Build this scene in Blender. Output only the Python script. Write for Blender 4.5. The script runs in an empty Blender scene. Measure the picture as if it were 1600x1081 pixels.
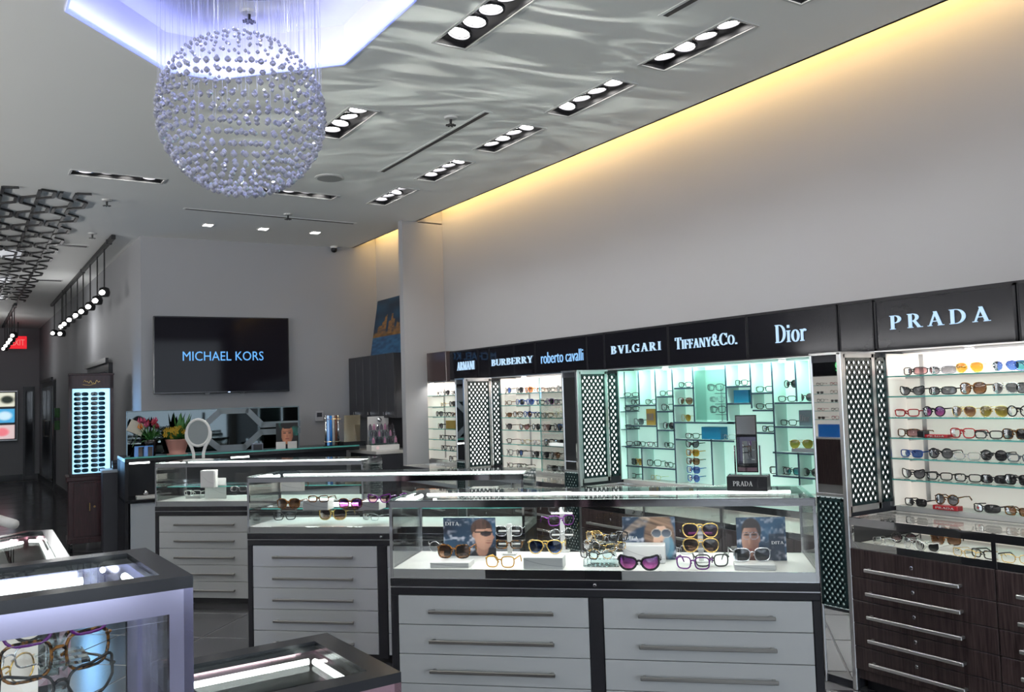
import bpy, math, random
import numpy as np
from mathutils import Vector, Matrix
random.seed(7)
sc = bpy.context.scene
COL = sc.collection
PI = math.pi

# ------------------------------------------------------------------ camera, world, exposure
FPX, PITCH, ROLL, YAW, EYE = 1356.43, math.radians(3.368), math.radians(-1.718), math.radians(32.77), 1.5
_f = Vector((math.sin(YAW)*math.cos(PITCH), math.cos(YAW)*math.cos(PITCH), math.sin(PITCH)))
_r0 = Vector((math.cos(YAW), -math.sin(YAW), 0)); _u0 = _r0.cross(_f)
_r = _r0*math.cos(ROLL)+_u0*math.sin(ROLL); _u = -_r0*math.sin(ROLL)+_u0*math.cos(ROLL)
CAM = Vector((0, 0, EYE))
cd = bpy.data.cameras.new('camera'); cam = bpy.data.objects.new('camera', cd); COL.objects.link(cam)
cd.sensor_width = 36.0; cd.lens = FPX/1600*36.0; cd.clip_start = 0.05; cd.clip_end = 100
cam.matrix_world = Matrix(((_r.x, _u.x, -_f.x, 0), (_r.y, _u.y, -_f.y, 0), (_r.z, _u.z, -_f.z, EYE), (0, 0, 0, 1)))
sc.camera = cam
w = bpy.data.worlds.new('daylight_fill_sky'); sc.world = w; w.use_nodes = True
w.node_tree.nodes['Background'].inputs[0].default_value = (0.80, 0.88, 1.0, 1)
w.node_tree.nodes['Background'].inputs[1].default_value = 4.2  # bright daylight level added as even fill through the shopfront
sc.view_settings.view_transform = 'Standard'; sc.view_settings.look = 'None'
sc.view_settings.gamma = 1.0; sc.view_settings.use_curve_mapping = False
sc.view_settings.exposure = 0.0
sc.cycles.max_bounces = 10; sc.cycles.diffuse_bounces = 3; sc.cycles.glossy_bounces = 5
sc.cycles.transmission_bounces = 6; sc.cycles.transparent_max_bounces = 28
sc.cycles.caustics_reflective = False; sc.cycles.caustics_refractive = False
sc.cycles.sample_clamp_indirect = 4.0; sc.cycles.sample_clamp_direct = 0
sc.cycles.use_denoising = True
sc.cycles.blur_glossy = 0.3

for _k, (_a, _b) in enumerate(((-4.0, -1.5), (-1.2, 1.4), (1.7, 4.1))):   # sampling portals in the shopfront openings
    _d = bpy.data.lights.new('shopfront_portal', 'AREA'); _d.shape = 'RECTANGLE'; _d.size = _b-_a; _d.size_y = 2.95; _d.cycles.is_portal = True
    _o = bpy.data.objects.new('shopfront_portal', _d); COL.objects.link(_o); _o.location = ((_a+_b)/2, -4.10, 1.72); _o.rotation_euler = (PI/2, 0, 0)

def ray(px, py): return _f + _r*((px-800)/FPX) - _u*((py-540.5)/FPX)
def at_z(px, py, z):
    d = ray(px, py); return CAM + d*((z-EYE)/d.z)
def at_x(px, py, x):
    d = ray(px, py); return CAM + d*(x/d.x)
def at_plane(px, py, p, az):
    a = math.radians(az); n = Vector((math.cos(a), -math.sin(a), 0)); d = ray(px, py)
    return CAM + d*(n.dot(Vector((p[0], p[1], 0))-CAM)/n.dot(d))
def proj(p):
    d = Vector(p)-CAM; q = d.dot(_f); return (800+FPX*d.dot(_r)/q, 540.5-FPX*d.dot(_u)/q, q)

# ------------------------------------------------------------------ materials
MATS = {}
def nodes(name):
    m = bpy.data.materials.new(name); m.use_nodes = True; nt = m.node_tree
    b = nt.nodes['Principled BSDF']; return m, nt, b
def mat(name, col, rough=.5, metal=0., var=.06, scale=8., emit=None, es=0., bump=0., spec=.5, coat=0., stretch=None):
    if name in MATS: return MATS[name]
    m, nt, b = nodes(name); N = nt.nodes; L = nt.links
    tc = N.new('ShaderNodeTexCoord'); nz = N.new('ShaderNodeTexNoise'); nz.inputs['Scale'].default_value = scale; nz.inputs['Detail'].default_value = 4
    src = tc.outputs['Object']
    if stretch:
        mp = N.new('ShaderNodeMapping'); mp.inputs['Scale'].default_value = stretch; L.new(src, mp.inputs[0]); src = mp.outputs[0]
    L.new(src, nz.inputs['Vector'])
    mx = N.new('ShaderNodeMix'); mx.data_type = 'RGBA'
    c = Vector(col[:3])
    mx.inputs[6].default_value = (*(c*(1-var)), 1); mx.inputs[7].default_value = (*(c*(1+var)), 1)
    L.new(nz.outputs[0], mx.inputs[0]); L.new(mx.outputs[2], b.inputs['Base Color'])
    b.inputs['Roughness'].default_value = rough; b.inputs['Metallic'].default_value = metal
    b.inputs['Specular IOR Level'].default_value = spec; b.inputs['Coat Weight'].default_value = coat; b.inputs['Coat Roughness'].default_value = .03
    if emit: b.inputs['Emission Color'].default_value = (*emit, 1); b.inputs['Emission Strength'].default_value = es
    if bump:
        bp = N.new('ShaderNodeBump'); bp.inputs['Strength'].default_value = bump; L.new(nz.outputs[0], bp.inputs['Height']); L.new(bp.outputs[0], b.inputs['Normal'])
    MATS[name] = m; return m
def emis(name, col, s):
    if name in MATS: return MATS[name]
    m = mat(name, (.8, .8, .8), .4, emit=col, es=s, var=.02); return m
def pane(name, tint, refl=1.0, rough=0.0, ior=1.45):
    """thin glass: see-through with a Fresnel reflection"""
    if name in MATS: return MATS[name]
    m = bpy.data.materials.new(name); m.use_nodes = True; nt = m.node_tree; N = nt.nodes; L = nt.links; N.clear()
    o = N.new('ShaderNodeOutputMaterial'); mx = N.new('ShaderNodeMixShader'); t = N.new('ShaderNodeBsdfTransparent'); g = N.new('ShaderNodeBsdfGlossy')
    fr = N.new('ShaderNodeFresnel'); fr.inputs[0].default_value = ior; mu = N.new('ShaderNodeMath'); mu.operation = 'MULTIPLY'; mu.inputs[1].default_value = refl; mu.use_clamp = True
    t.inputs[0].default_value = (*tint, 1); g.inputs['Roughness'].default_value = rough; g.inputs[0].default_value = (1, 1, 1, 1)
    L.new(fr.outputs[0], mu.inputs[0]); L.new(mu.outputs[0], mx.inputs[0]); L.new(t.outputs[0], mx.inputs[1]); L.new(g.outputs[0], mx.inputs[2]); L.new(mx.outputs[0], o.inputs[0])
    MATS[name] = m; return m
def lens_mat(name, top, bot):
    """tinted lens, darker at the top, as real gradient lenses are"""
    if name in MATS: return MATS[name]
    m = pane(name, (1, 1, 1), 1.3); nt = m.node_tree; N = nt.nodes; L = nt.links
    t = [n for n in N if n.type == 'BSDF_TRANSPARENT'][0]
    tc = N.new('ShaderNodeTexCoord'); sp = N.new('ShaderNodeSeparateXYZ'); mr = N.new('ShaderNodeMapRange'); mx = N.new('ShaderNodeMix'); mx.data_type = 'RGBA'
    mr.inputs[1].default_value = 0; mr.inputs[2].default_value = .045
    L.new(tc.outputs['Object'], sp.inputs[0]); L.new(sp.outputs[2], mr.inputs[0]); L.new(mr.outputs[0], mx.inputs[0])
    mx.inputs[6].default_value = (*bot, 1); mx.inputs[7].default_value = (*top, 1); L.new(mx.outputs[2], t.inputs[0]); return m
def two_tone(name, a, b_, scale, rough=.2, stretch=(1, 1, 1), lo=.4, hi=.6, coat=0.):
    if name in MATS: return MATS[name]
    m, nt, b = nodes(name); N = nt.nodes; L = nt.links
    tc = N.new('ShaderNodeTexCoord'); mp = N.new('ShaderNodeMapping'); mp.inputs['Scale'].default_value = stretch; nz = N.new('ShaderNodeTexNoise'); nz.inputs['Scale'].default_value = scale; nz.inputs['Detail'].default_value = 5
    rp = N.new('ShaderNodeValToRGB'); rp.color_ramp.elements[0].position = lo; rp.color_ramp.elements[1].position = hi
    rp.color_ramp.elements[0].color = (*a, 1); rp.color_ramp.elements[1].color = (*b_, 1)
    L.new(tc.outputs['Object'], mp.inputs[0]); L.new(mp.outputs[0], nz.inputs['Vector']); L.new(nz.outputs[0], rp.inputs[0]); L.new(rp.outputs[0], b.inputs['Base Color'])
    b.inputs['Roughness'].default_value = rough; b.inputs['Coat Weight'].default_value = coat; b.inputs['Specular IOR Level'].default_value = .28; MATS[name] = m; return m
def painted(name, rough=.35, emit=0.):
    """flat print: colours stored on the board's own surface"""
    if name in MATS: return MATS[name]
    m, nt, b = nodes(name); a = nt.nodes.new('ShaderNodeAttribute'); a.attribute_name = 'print'
    nt.links.new(a.outputs['Color'], b.inputs['Base Color']); b.inputs['Roughness'].default_value = rough
    if emit: nt.links.new(a.outputs['Color'], b.inputs['Emission Color']); b.inputs['Emission Strength'].default_value = emit
    MATS[name] = m; return m

WALL = mat('wall_paint', (.352, .358, .376), .75, var=.015, scale=1.5)
CEIL = mat('ceiling_paint', (.82, .83, .81), .6, var=.015, scale=1.2)
SCREEN = mat('tv_screen', (.006, .005, .009), .06, var=.05, spec=.12)
BLACK = mat('black_lacquer', (.012, .012, .015), .18, var=.1)
SIGNB = mat('black_acrylic', (.008, .008, .011), .03, var=.05, spec=.3)
CHAR = mat('charcoal_frame', (.012, .012, .015), .42, var=.1, spec=.25)
DGREY = mat('dark_grey_laminate', (.032, .033, .040), .45, var=.08, scale=5, spec=.3)
DRAW = mat('grey_drawer_lacquer', (.45, .46, .46), .38, var=.02, scale=3)
STEEL = mat('brushed_steel', (.36, .35, .33), .28, 1., var=.08, scale=60, stretch=(1, 40, 40))
CHROME = mat('chrome', (.80, .80, .82), .06, 1., var=.03)
SATIN = mat('satin_handle', (.86, .85, .83), .36, 1., var=.05)
MIRROR = mat('mirror', (.86, .88, .88), .015, 1., var=.005)
WHITE = mat('white_acrylic', (.74, .73, .71), .3, var=.02)
DECK = mat('white_deck', (.70, .69, .66), .45, var=.02)
GLASS = pane('clear_glass', (.985, .996, .992), .75)
TOPG = pane('top_glass', (.93, .965, .955), .32)
SMOKE = pane('smoked_glass', (.13, .155, .155), .8)
GEDGE = mat('glass_edge', (.10, .42, .38), .12, var=.2, scale=30)
SHELFG = pane('shelf_glass', (.86, .96, .94), 1.0)
LED = emis('led_tube', (.96, 1, .97), 7.)
LAMP = emis('lamp_face', (1, .97, .93), 14.)
WOOD = two_tone('dark_wood', (.018, .012, .012), (.075, .052, .052), 9, .3, (14, 14, .7), .3, .75)
ALU = mat('aluminium', (.62, .62, .63), .3, 1., var=.05)
DIMLIT = emis('backlit_dim', (.72, .95, .92), .30)
LATB = mat('lattice_green_black', (.005, .022, .024), .3, var=.1)
BACKLIT = emis('backlit_white', (1, 1, .98), 1.25)
CREAM = mat('cream_glow_panel', (.74, .69, .63), .5, var=.02, emit=(1, .94, .86), es=.36)  # part of the strip light is put in as a faint glow
AQUAB = mat('aqua_lit_board', (.62, .80, .75), .35, var=.03)  # board sides: brightness of the lit bay put into the colour
TEAL = mat('aqua_backlit_panel', (.60, .78, .72), .5, var=.05, scale=2, emit=(.56, .95, .82), es=.48)
FIX = mat('fixture_black', (.01, .01, .012), .4)
TRIM = mat('fixture_trim', (.55, .55, .54), .5)

# ------------------------------------------------------------------ mesh helpers
class MB:
    def __init__(s): s.v = []; s.f = []
    def add(s, vs, fs):
        n = len(s.v); s.v += [tuple(p) for p in vs]; s.f += [tuple(i+n for i in f) for f in fs]; return s
    def box(s, x0, x1, y0, y1, z0, z1):
        if x0 > x1: x0, x1 = x1, x0
        if y0 > y1: y0, y1 = y1, y0
        if z0 > z1: z0, z1 = z1, z0
        return s.add([(x0, y0, z0), (x1, y0, z0), (x1, y1, z0), (x0, y1, z0), (x0, y0, z1), (x1, y0, z1), (x1, y1, z1), (x0, y1, z1)],
                     [(0, 3, 2, 1), (4, 5, 6, 7), (0, 1, 5, 4), (1, 2, 6, 5), (2, 3, 7, 6), (3, 0, 4, 7)])
    def bbox(s, x0, x1, y0, y1, z0, z1, b=.004):
        """box with chamfered vertical and horizontal edges"""
        if x0 > x1: x0, x1 = x1, x0
        if y0 > y1: y0, y1 = y1, y0
        if z0 > z1: z0, z1 = z1, z0
        b = min(b, (x1-x0)*.45, (y1-y0)*.45, (z1-z0)*.45)
        def ring(i, z): return [(x0+i, y0+b+i*0, z), (x0+b+i*0, y0+i, z), (x1-b, y0+i, z), (x1-i, y0+b, z), (x1-i, y1-b, z), (x1-b, y1-i, z), (x0+b, y1-i, z), (x0+i, y1-b, z)]
        vs = ring(b*.7, z0)+ring(0, z0+b)+ring(0, z1-b)+ring(b*.7, z1); fs = [tuple(range(7, -1, -1)), tuple(range(24, 32))]
        for k in range(3):
            for i in range(8): j = (i+1) % 8; fs.append((k*8+i, k*8+j, k*8+8+j, k*8+8+i))
        return s.add(vs, fs)
    def hex(s, p):  # eight points, bottom ring then top ring
        return s.add(p, [(0, 3, 2, 1), (4, 5, 6, 7), (0, 1, 5, 4), (1, 2, 6, 5), (2, 3, 7, 6), (3, 0, 4, 7)])
    def prism(s, poly, a, b, ax='z'):
        n = len(poly)
        if ax == 'z': f = lambda p, t: (p[0], p[1], t)
        elif ax == 'y': f = lambda p, t: (p[0], t, p[1])
        else: f = lambda p, t: (t, p[0], p[1])
        vs = [f(p, a) for p in poly]+[f(p, b) for p in poly]
        return s.add(vs, [tuple(range(n-1, -1, -1)), tuple(range(n, 2*n))]+[(i, (i+1) % n, n+(i+1) % n, n+i) for i in range(n)])
    def tube(s, pts, r, n=6, closed=False, caps=True):
        P = [Vector(p) for p in pts]; m = len(P); R = r if isinstance(r, (list, tuple)) else [r]*m
        base = len(s.v); up = None
        for i in range(m):
            if closed: t = P[(i+1) % m]-P[i-1]
            else: t = P[min(i+1, m-1)]-P[max(i-1, 0)]
            if t.length < 1e-9: t = Vector((0, 0, 1))
            t.normalize()
            if up is None:
                up = t.orthogonal().normalized()
            up = (up-t*up.dot(t));  up = up.normalized() if up.length > 1e-6 else t.orthogonal().normalized()
            q = t.cross(up)
            for k in range(n):
                a = 2*PI*k/n; s.v.append(tuple(P[i]+(up*math.cos(a)+q*math.sin(a))*R[i]))
        for i in range(m if closed else m-1):
            j = (i+1) % m
            for k in range(n):
                l = (k+1) % n; s.f.append((base+i*n+k, base+i*n+l, base+j*n+l, base+j*n+k))
        if caps and not closed:
            s.f.append(tuple(base+k for k in range(n-1, -1, -1))); s.f.append(tuple(base+(m-1)*n+k for k in range(n)))
        return s
    def bar(s, a, b, w, h=None):
        """square bar between two points"""
        a = Vector(a); b = Vector(b); t = (b-a).normalized(); h = h or w
        q = t.cross(Vector((0, 0, 1)));  q = q.normalized() if q.length > 1e-4 else Vector((1, 0, 0))
        u = q.cross(t).normalized()
        c = [a+q*sx*w/2+u*sy*h/2 for sx, sy in ((-1, -1), (1, -1), (1, 1), (-1, 1))]+[b+q*sx*w/2+u*sy*h/2 for sx, sy in ((-1, -1), (1, -1), (1, 1), (-1, 1))]
        return s.hex(c)
    def lathe(s, prof, n=20, c=(0, 0, 0)):
        vs = []; m = len(prof)
        for r, z in prof:
            for k in range(n): a = 2*PI*k/n; vs.append((c[0]+r*math.cos(a), c[1]+r*math.sin(a), c[2]+z))
        fs = [(i*n+k, i*n+(k+1) % n, (i+1)*n+(k+1) % n, (i+1)*n+k) for i in range(m-1) for k in range(n)]
        fs.append(tuple(range(n-1, -1, -1))); fs.append(tuple((m-1)*n+k for k in range(n)))
        return s.add(vs, fs)
    def mesh(s, name, m=None, smooth=False):
        me = bpy.data.meshes.new(name); me.from_pydata(s.v, [], s.f); me.update()
        if m: me.materials.append(m)
        if smooth:
            for p in me.polygons: p.use_smooth = True
        return me
    def build(s, name, m, parent=None, smooth=False, loc=None, rz=None):
        return put(name, s.mesh(name, m, smooth), parent, loc, rz)
def put(name, me, parent=None, loc=None, rz=None):
    o = bpy.data.objects.new(name, me); COL.objects.link(o)
    if parent: o.parent = parent
    if loc is not None: o.location = loc
    if rz is not None: o.rotation_euler = (0, 0, rz)
    return o
def tag(o, label, cat, group=None):
    o['label'] = label; o['category'] = cat
    if group: o['group'] = group
    return o
def thing(name, label, cat, loc=(0, 0, 0), rz=0., group=None):
    o = bpy.data.objects.new(name, None); COL.objects.link(o); o.location = loc; o.rotation_euler = (0, 0, rz); o.empty_display_size = .1
    return tag(o, label, cat, group)
def struct(o, label=None):
    o['kind'] = 'structure'
    if label: o['label'] = label
    return o
def setmat(o, m):
    o.material_slots[0].link = 'OBJECT'; o.material_slots[0].material = m; return o
ORD = ['first', 'second', 'third', 'fourth', 'fifth', 'sixth', 'seventh', 'eighth', 'ninth', 'tenth', 'eleventh', 'twelfth', 'thirteenth', 'fourteenth', 'fifteenth', 'sixteenth', 'seventeenth', 'eighteenth']
def area(name, loc, size, power, col, direction, sy=None, axis=(0, 1, 0), spread=PI):
    """rectangular lamp: the long side lies along axis, it shines along direction"""
    d = bpy.data.lights.new(name, 'AREA'); d.energy = power; d.color = col; d.shape = 'RECTANGLE'; d.size = size; d.size_y = sy or size; d.spread = spread
    o = bpy.data.objects.new(name, d); COL.objects.link(o)
    z = -Vector(direction).normalized(); x = Vector(axis); x = (x-z*x.dot(z)).normalized(); y = z.cross(x)
    o.matrix_world = Matrix(((x.x, y.x, z.x, loc[0]), (x.y, y.y, z.y, loc[1]), (x.z, y.z, z.z, loc[2]), (0, 0, 0, 1)))
    return o

# ------------------------------------------------------------------ letters
TH, TN, SF = .17, .06, .045
def _arc(cx, cy, rx, ry, a0, a1, wx, wy, n=14):
    """polygon pieces of a ring arc, thick at the sides (wx), thin at top and bottom (wy)"""
    out = []
    for i in range(n):
        q = []
        for t in (i, i+1):
            a = math.radians(a0+(a1-a0)*t/n); c, s_ = math.cos(a), math.sin(a)
            q.append(((cx+rx*c, cy+ry*s_), (cx+(rx-wx)*c, cy+(ry-wy)*s_)))
        out.append([q[0][0], q[1][0], q[1][1], q[0][1]])
    return out
def _bar(x0, x1, y0, y1): return [[(x0, y0), (x1, y0), (x1, y1), (x0, y1)]]
def _stem(x, y0=0, y1=1, w=TH, top=True, bot=True):
    r = _bar(x, x+w, y0, y1)
    if bot: r += _bar(x-.07, x+w+.07, y0, y0+SF)
    if top: r += _bar(x-.07, x+w+.07, y1-SF, y1)
    return r
def _dg(x0, y0, x1, y1, w): return [[(x0, y0), (x0+w, y0), (x1+w, y1), (x1, y1)]]
def glyph(ch):
    g = {
     'A': lambda: (_dg(.06, 0, .38, 1, TN+.02)+_dg(.60, 0, .31, 1, TH)+_bar(.17, .66, .29, .34)+_bar(-.02, .22, 0, SF)+_bar(.53, .86, 0, SF), .86),
     'B': lambda: (_stem(.07)+_arc(.30, .755, .30, .245, -90, 90, TH, SF)+_arc(.30, .27, .36, .27, -90, 90, TH, SF)+_bar(.2, .31, 1-SF, 1)+_bar(.2, .31, .5, .545)+_bar(.2, .31, 0, SF), .74),
     'C': lambda: (_arc(.46, .5, .44, .5, 38, 322, TH, SF)+_bar(.78, .83, .62, .97)+_bar(.78, .83, .06, .22), .9),
     'D': lambda: (_stem(.07)+_arc(.33, .5, .50, .5, -90, 90, TH, SF)+_bar(.2, .34, 1-SF, 1)+_bar(.2, .34, 0, SF), .9),
     'E': lambda: (_stem(.07)+_bar(.2, .62, 1-SF, 1)+_bar(.2, .5, .49, .535)+_bar(.2, .64, 0, SF)+_bar(.57, .62, .78, 1)+_bar(.47, .51, .4, .62)+_bar(.59, .64, 0, .24), .72),
     'F': lambda: (_stem(.07)+_bar(.2, .6, 1-SF, 1)+_bar(.2, .5, .49, .535)+_bar(.55, .6, .76, 1)+_bar(.46, .5, .4, .62), .66),
     'G': lambda: (_arc(.46, .5, .44, .5, 38, 322, TH, SF)+_bar(.78, .83, .62, .97)+_stem(.66, .03, .42, .15, True, False), .95),
     'I': lambda: (_stem(.09), .38),
     'L': lambda: (_stem(.07)+_bar(.2, .62, 0, SF)+_bar(.57, .62, 0, .28), .68),
     'M': lambda: (_stem(.05, 0, 1, TN)+_dg(.42, 0, .06, 1, TH)+_dg(.46, 0, .80, 1, TN)+_stem(.78, 0, 1, TH), 1.04),
     'N': lambda: (_stem(.08, 0, 1, TN)+_dg(.60, 0, .08, 1, TH)+_stem(.72, 0, 1, TN), .9),
     'O': lambda: (_arc(.46, .5, .44, .5, 0, 360, TH, SF, 26), .94),
     'P': lambda: (_stem(.07)+_arc(.30, .72, .35, .28, -90, 90, TH, SF)+_bar(.2, .31, 1-SF, 1)+_bar(.2, .31, .44, .485), .72),
     'R': lambda: (_stem(.07)+_arc(.30, .73, .33, .27, -90, 90, TH, SF)+_bar(.2, .31, 1-SF, 1)+_bar(.2, .31, .46, .505)+_dg(.58, 0, .30, .48, TH)+_bar(.55, .84, 0, SF), .84),
     'T': lambda: (_stem(.30, 0, 1, TH, False)+_bar(.02, .75, 1-SF, 1)+_bar(.02, .07, .74, 1)+_bar(.70, .75, .74, 1), .8),
     'U': lambda: (_stem(.07, .3, 1, TH, True, False)+_stem(.68, .3, 1, TN, True, False)+_arc(.405, .34, .335, .34, 180, 360, TH*.7, .06), .86),
     'V': lambda: (_dg(.36, 0, .07, 1, TH)+_dg(.40, 0, .70, 1, TN)+_bar(0, .32, 1-SF, 1)+_bar(.62, .84, 1-SF, 1), .84),
     'Y': lambda: (_dg(.34, .42, .05, 1, TH)+_dg(.42, .42, .68, 1, TN)+_stem(.34, 0, .46, TH, False)+_bar(-.02, .3, 1-SF, 1)+_bar(.6, .82, 1-SF, 1), .82),
     '&': lambda: (_arc(.36, .76, .21, .24, 0, 360, .11, .06, 18)+_arc(.34, .28, .32, .28, 60, 330, .13, .06, 16)+_dg(.66, 0, .2, .74, .15)+_bar(.56, .8, .42, .46), .86),
     '.': lambda: (_bar(.05, .2, 0, .14), .28),
     'i': lambda: (_stem(.07, 0, .64, .15)+_bar(.07, .22, .78, .94), .34),
     'o': lambda: (_arc(.33, .32, .31, .34, 0, 360, .15, .045, 22), .68),
     'r': lambda: (_stem(.07, 0, .64, .15)+_arc(.34, .42, .2, .24, 40, 150, .11, .09, 8), .56),
    }[ch]()
    return g
def serif_word(word, small=None):
    """list of (char, polygons shifted into place) and total width at cap height 1; small = set of indices drawn at 0.8 height"""
    x = 0; out = []
    for i, ch in enumerate(word):
        if ch == ' ': x += .4; continue
        k = .78 if small and i in small else 1.0
        ps, adv = glyph(ch)
        out.append((ch, [[(x+p[0]*k, p[1]*k) for p in q] for q in ps])); x += adv*k+.03
    return out, x
def put_word(parent, word, x0, z0, width, height, m, y, t=.008, small=None, gap=0.):
    L, W = serif_word(word, small); k = (width-gap*(len(L)-1))/W
    for i, (ch, ps) in enumerate(L):
        b = MB()
        for p in ps: b.prism([(x0+q[0]*k+gap*i, z0+q[1]*height) for q in p], y, y-t, 'y')
        b.build('letter', m, parent)
def sans_word(parent, word, x0, z0, width, height, m, y, t=.006, bold=0., name='letter', per=True):
    """built-in sans letters as thin solids"""
    cu = bpy.data.curves.new('txt', 'FONT'); cu.size = 1; cu.offset = bold; cu.resolution_u = 3
    def get(sx):
        cu.body = sx; o = bpy.data.objects.new('txt', cu); COL.objects.link(o); dg = bpy.context.evaluated_depsgraph_get(); dg.update()
        me = o.evaluated_get(dg).to_mesh(); vs = [tuple(v.co) for v in me.vertices]; fs = [tuple(p.vertices) for p in me.polygons]
        bpy.data.objects.remove(o); return vs, fs
    vs, fs = get(word); X0 = min(v[0] for v in vs); X1 = max(v[0] for v in vs); Zm = max(v[1] for v in vs); kx = width/(X1-X0); kz = height/Zm
    if not per: groups = [(vs, fs, 0)]
    else:
        # connected pieces become single letters
        par = list(range(len(vs)))
        def find(a):
            while par[a] != a: par[a] = par[par[a]]; a = par[a]
            return a
        for f in fs:
            for q in f[1:]: par[find(q)] = find(f[0])
        comp = {}
        for f in fs: comp.setdefault(find(f[0]), []).append(f)
        groups = []
        for c, ff in comp.items():
            ids = sorted({i for f in ff for i in f}); mp = {a: n for n, a in enumerate(ids)}
            groups.append(([vs[i] for i in ids], [tuple(mp[i] for i in f) for f in ff], 0))
    for gv, gf, _ in groups:
        b = MB(); n = len(gv)
        P = [(x0+(v[0]-X0)*kx, y-t, z0+v[1]*kz) for v in gv]+[(x0+(v[0]-X0)*kx, y, z0+v[1]*kz) for v in gv]
        ed = {}
        for f in gf:
            for i in range(len(f)): ed[(f[i], f[(i+1) % len(f)])] = 1
        sides = [(a, b2, b2+n, a+n) for (a, b2) in ed if (b2, a) not in ed]
        b.add(P, list(gf)+sides); b.build(name, m, parent)
    bpy.data.curves.remove(cu)
# ------------------------------------------------------------------ room light that belongs to no single lamp builder: the cove and the coffer
ZC, XE, XW = 3.35, 4.03, 4.33
for k, yy in enumerate((-2.0, 0.6, 3.2, 5.8, 8.4)):
    area('cove_light', (4.15, yy, 3.56), 2.58, 17., (1, .62, .22), (1, 0, -.5), .04)
area('added_ceiling_fill', (-4.15, 3.5, 2.01), 13.0, 800, (1, .98, .95), (.35, 0, 1), .06, spread=math.radians(165))  # unseen strip lamp added by the opposite wall to brighten the ceiling
# ------------------------------------------------------------------ floor of square tiles set at 45 degrees to the walls
TILE = mat('dark_floor_tile', (.050, .050, .055), .16, var=.25, scale=3, spec=.6)
GROUT = mat('floor_grout', (.16, .16, .165), .5, var=.1)
floor = struct(MB().box(-4.3, 4.4, -4.1, 22.1, -.2, -.003).build('floor', GROUT), 'dark glossy tiled floor')
A45 = math.radians(-43.94); cu_, su_ = math.cos(A45), math.sin(A45)
tm = MB().bbox(-.298, .298, -.298, .298, -.008, .0, .003).mesh('tile', TILE)
cand = []
for i in range(-40, 45):
    for j in range(-40, 45):
        lx, ly = i*.605+.18, j*.605+.1; x = lx*cu_-ly*su_; y = lx*su_+ly*cu_
        if not (-1.5 < x < 3.7 and .5 < y < 21.6): continue
        if y > 10.0 and x > 1.75: continue
        px, py, q = proj((x, y, 0))
        if q > .5 and -220 < px < 1700 and py < 1500: cand.append((q, x, y))
cand.sort()
for q, x, y in cand[:300]: put('tile', tm, floor, (x, y, 0), A45)
rest = MB()
for q, x, y in cand[300:]:
    h = .298; rest.add([(x+(a*cu_-b*su_)*h, y+(a*su_+b*cu_)*h, 0.) for a, b in ((-1, -1), (1, -1), (1, 1), (-1, 1))], [(0, 1, 2, 3)])
if rest.v:
    o = rest.build('far_tiles', TILE, floor); o['kind'] = 'stuff'
# ------------------------------------------------------------------ ceiling with real openings
ROW1 = [(1.98, 2.65), (2.935, 3.61), (3.865, 4.535), (4.82, 5.475), (5.79, 6.45), (6.78, 7.45)]
ROW2 = [(3.22, 3.89), (5.03, 5.68)]
FIXT = [(3.245, 3.42, a, b, 1) for a, b in ROW1]+[(2.085, 2.265, a, b, 1) for a, b in ROW2]+[(.755, 1.425, 7.35, 7.50, 0), (2.21, 2.88, 7.29, 7.44, 0)]
OX0, OX1, OY0, OY1, CUT = .42, 1.79, 2.955, 4.945, .553
holes = [(a, b, c, d) for a, b, c, d, _ in FIXT]+[(OX0, OX1, OY0, OY1)]
xs = sorted({-4.3, XE}|{h[0] for h in holes}|{h[1] for h in holes}); ys = sorted({-4.1, 22.1}|{h[2] for h in holes}|{h[3] for h in holes})
cb = MB()
for i in range(len(xs)-1):
    for j in range(len(ys)-1):
        cx, cy = (xs[i]+xs[i+1])/2, (ys[j]+ys[j+1])/2
        if any(h[0] < cx < h[1] and h[2] < cy < h[3] for h in holes): continue
        cb.add([(xs[i], ys[j], ZC), (xs[i], ys[j+1], ZC), (xs[i+1], ys[j+1], ZC), (xs[i+1], ys[j], ZC)], [(0, 1, 2, 3)])
OCT = [(OX0+CUT, OY0), (OX1-CUT, OY0), (OX1, OY0+CUT), (OX1, OY1-CUT), (OX1-CUT, OY1), (OX0+CUT, OY1), (OX0, OY1-CUT), (OX0, OY0+CUT)]
for cnr, a, b in (((OX0, OY0), 7, 0), ((OX1, OY0), 1, 2), ((OX1, OY1), 3, 4), ((OX0, OY1), 5, 6)):
    cb.add([(*cnr, ZC), (*OCT[a], ZC), (*OCT[b], ZC)], [(0, 1, 2), (2, 1, 0)][:1])
cb.box(XE-.02, XE, -4.1, 9.78, ZC, ZC+.07)
ceil = struct(cb.build('ceiling', CEIL), 'grey painted ceiling with an octagonal coffer')
struct(MB().box(-4.4, 4.5, -4.2, 22.2, 3.72, 3.8).build('trim_1', CEIL), 'slab above the hung ceiling')
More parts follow.
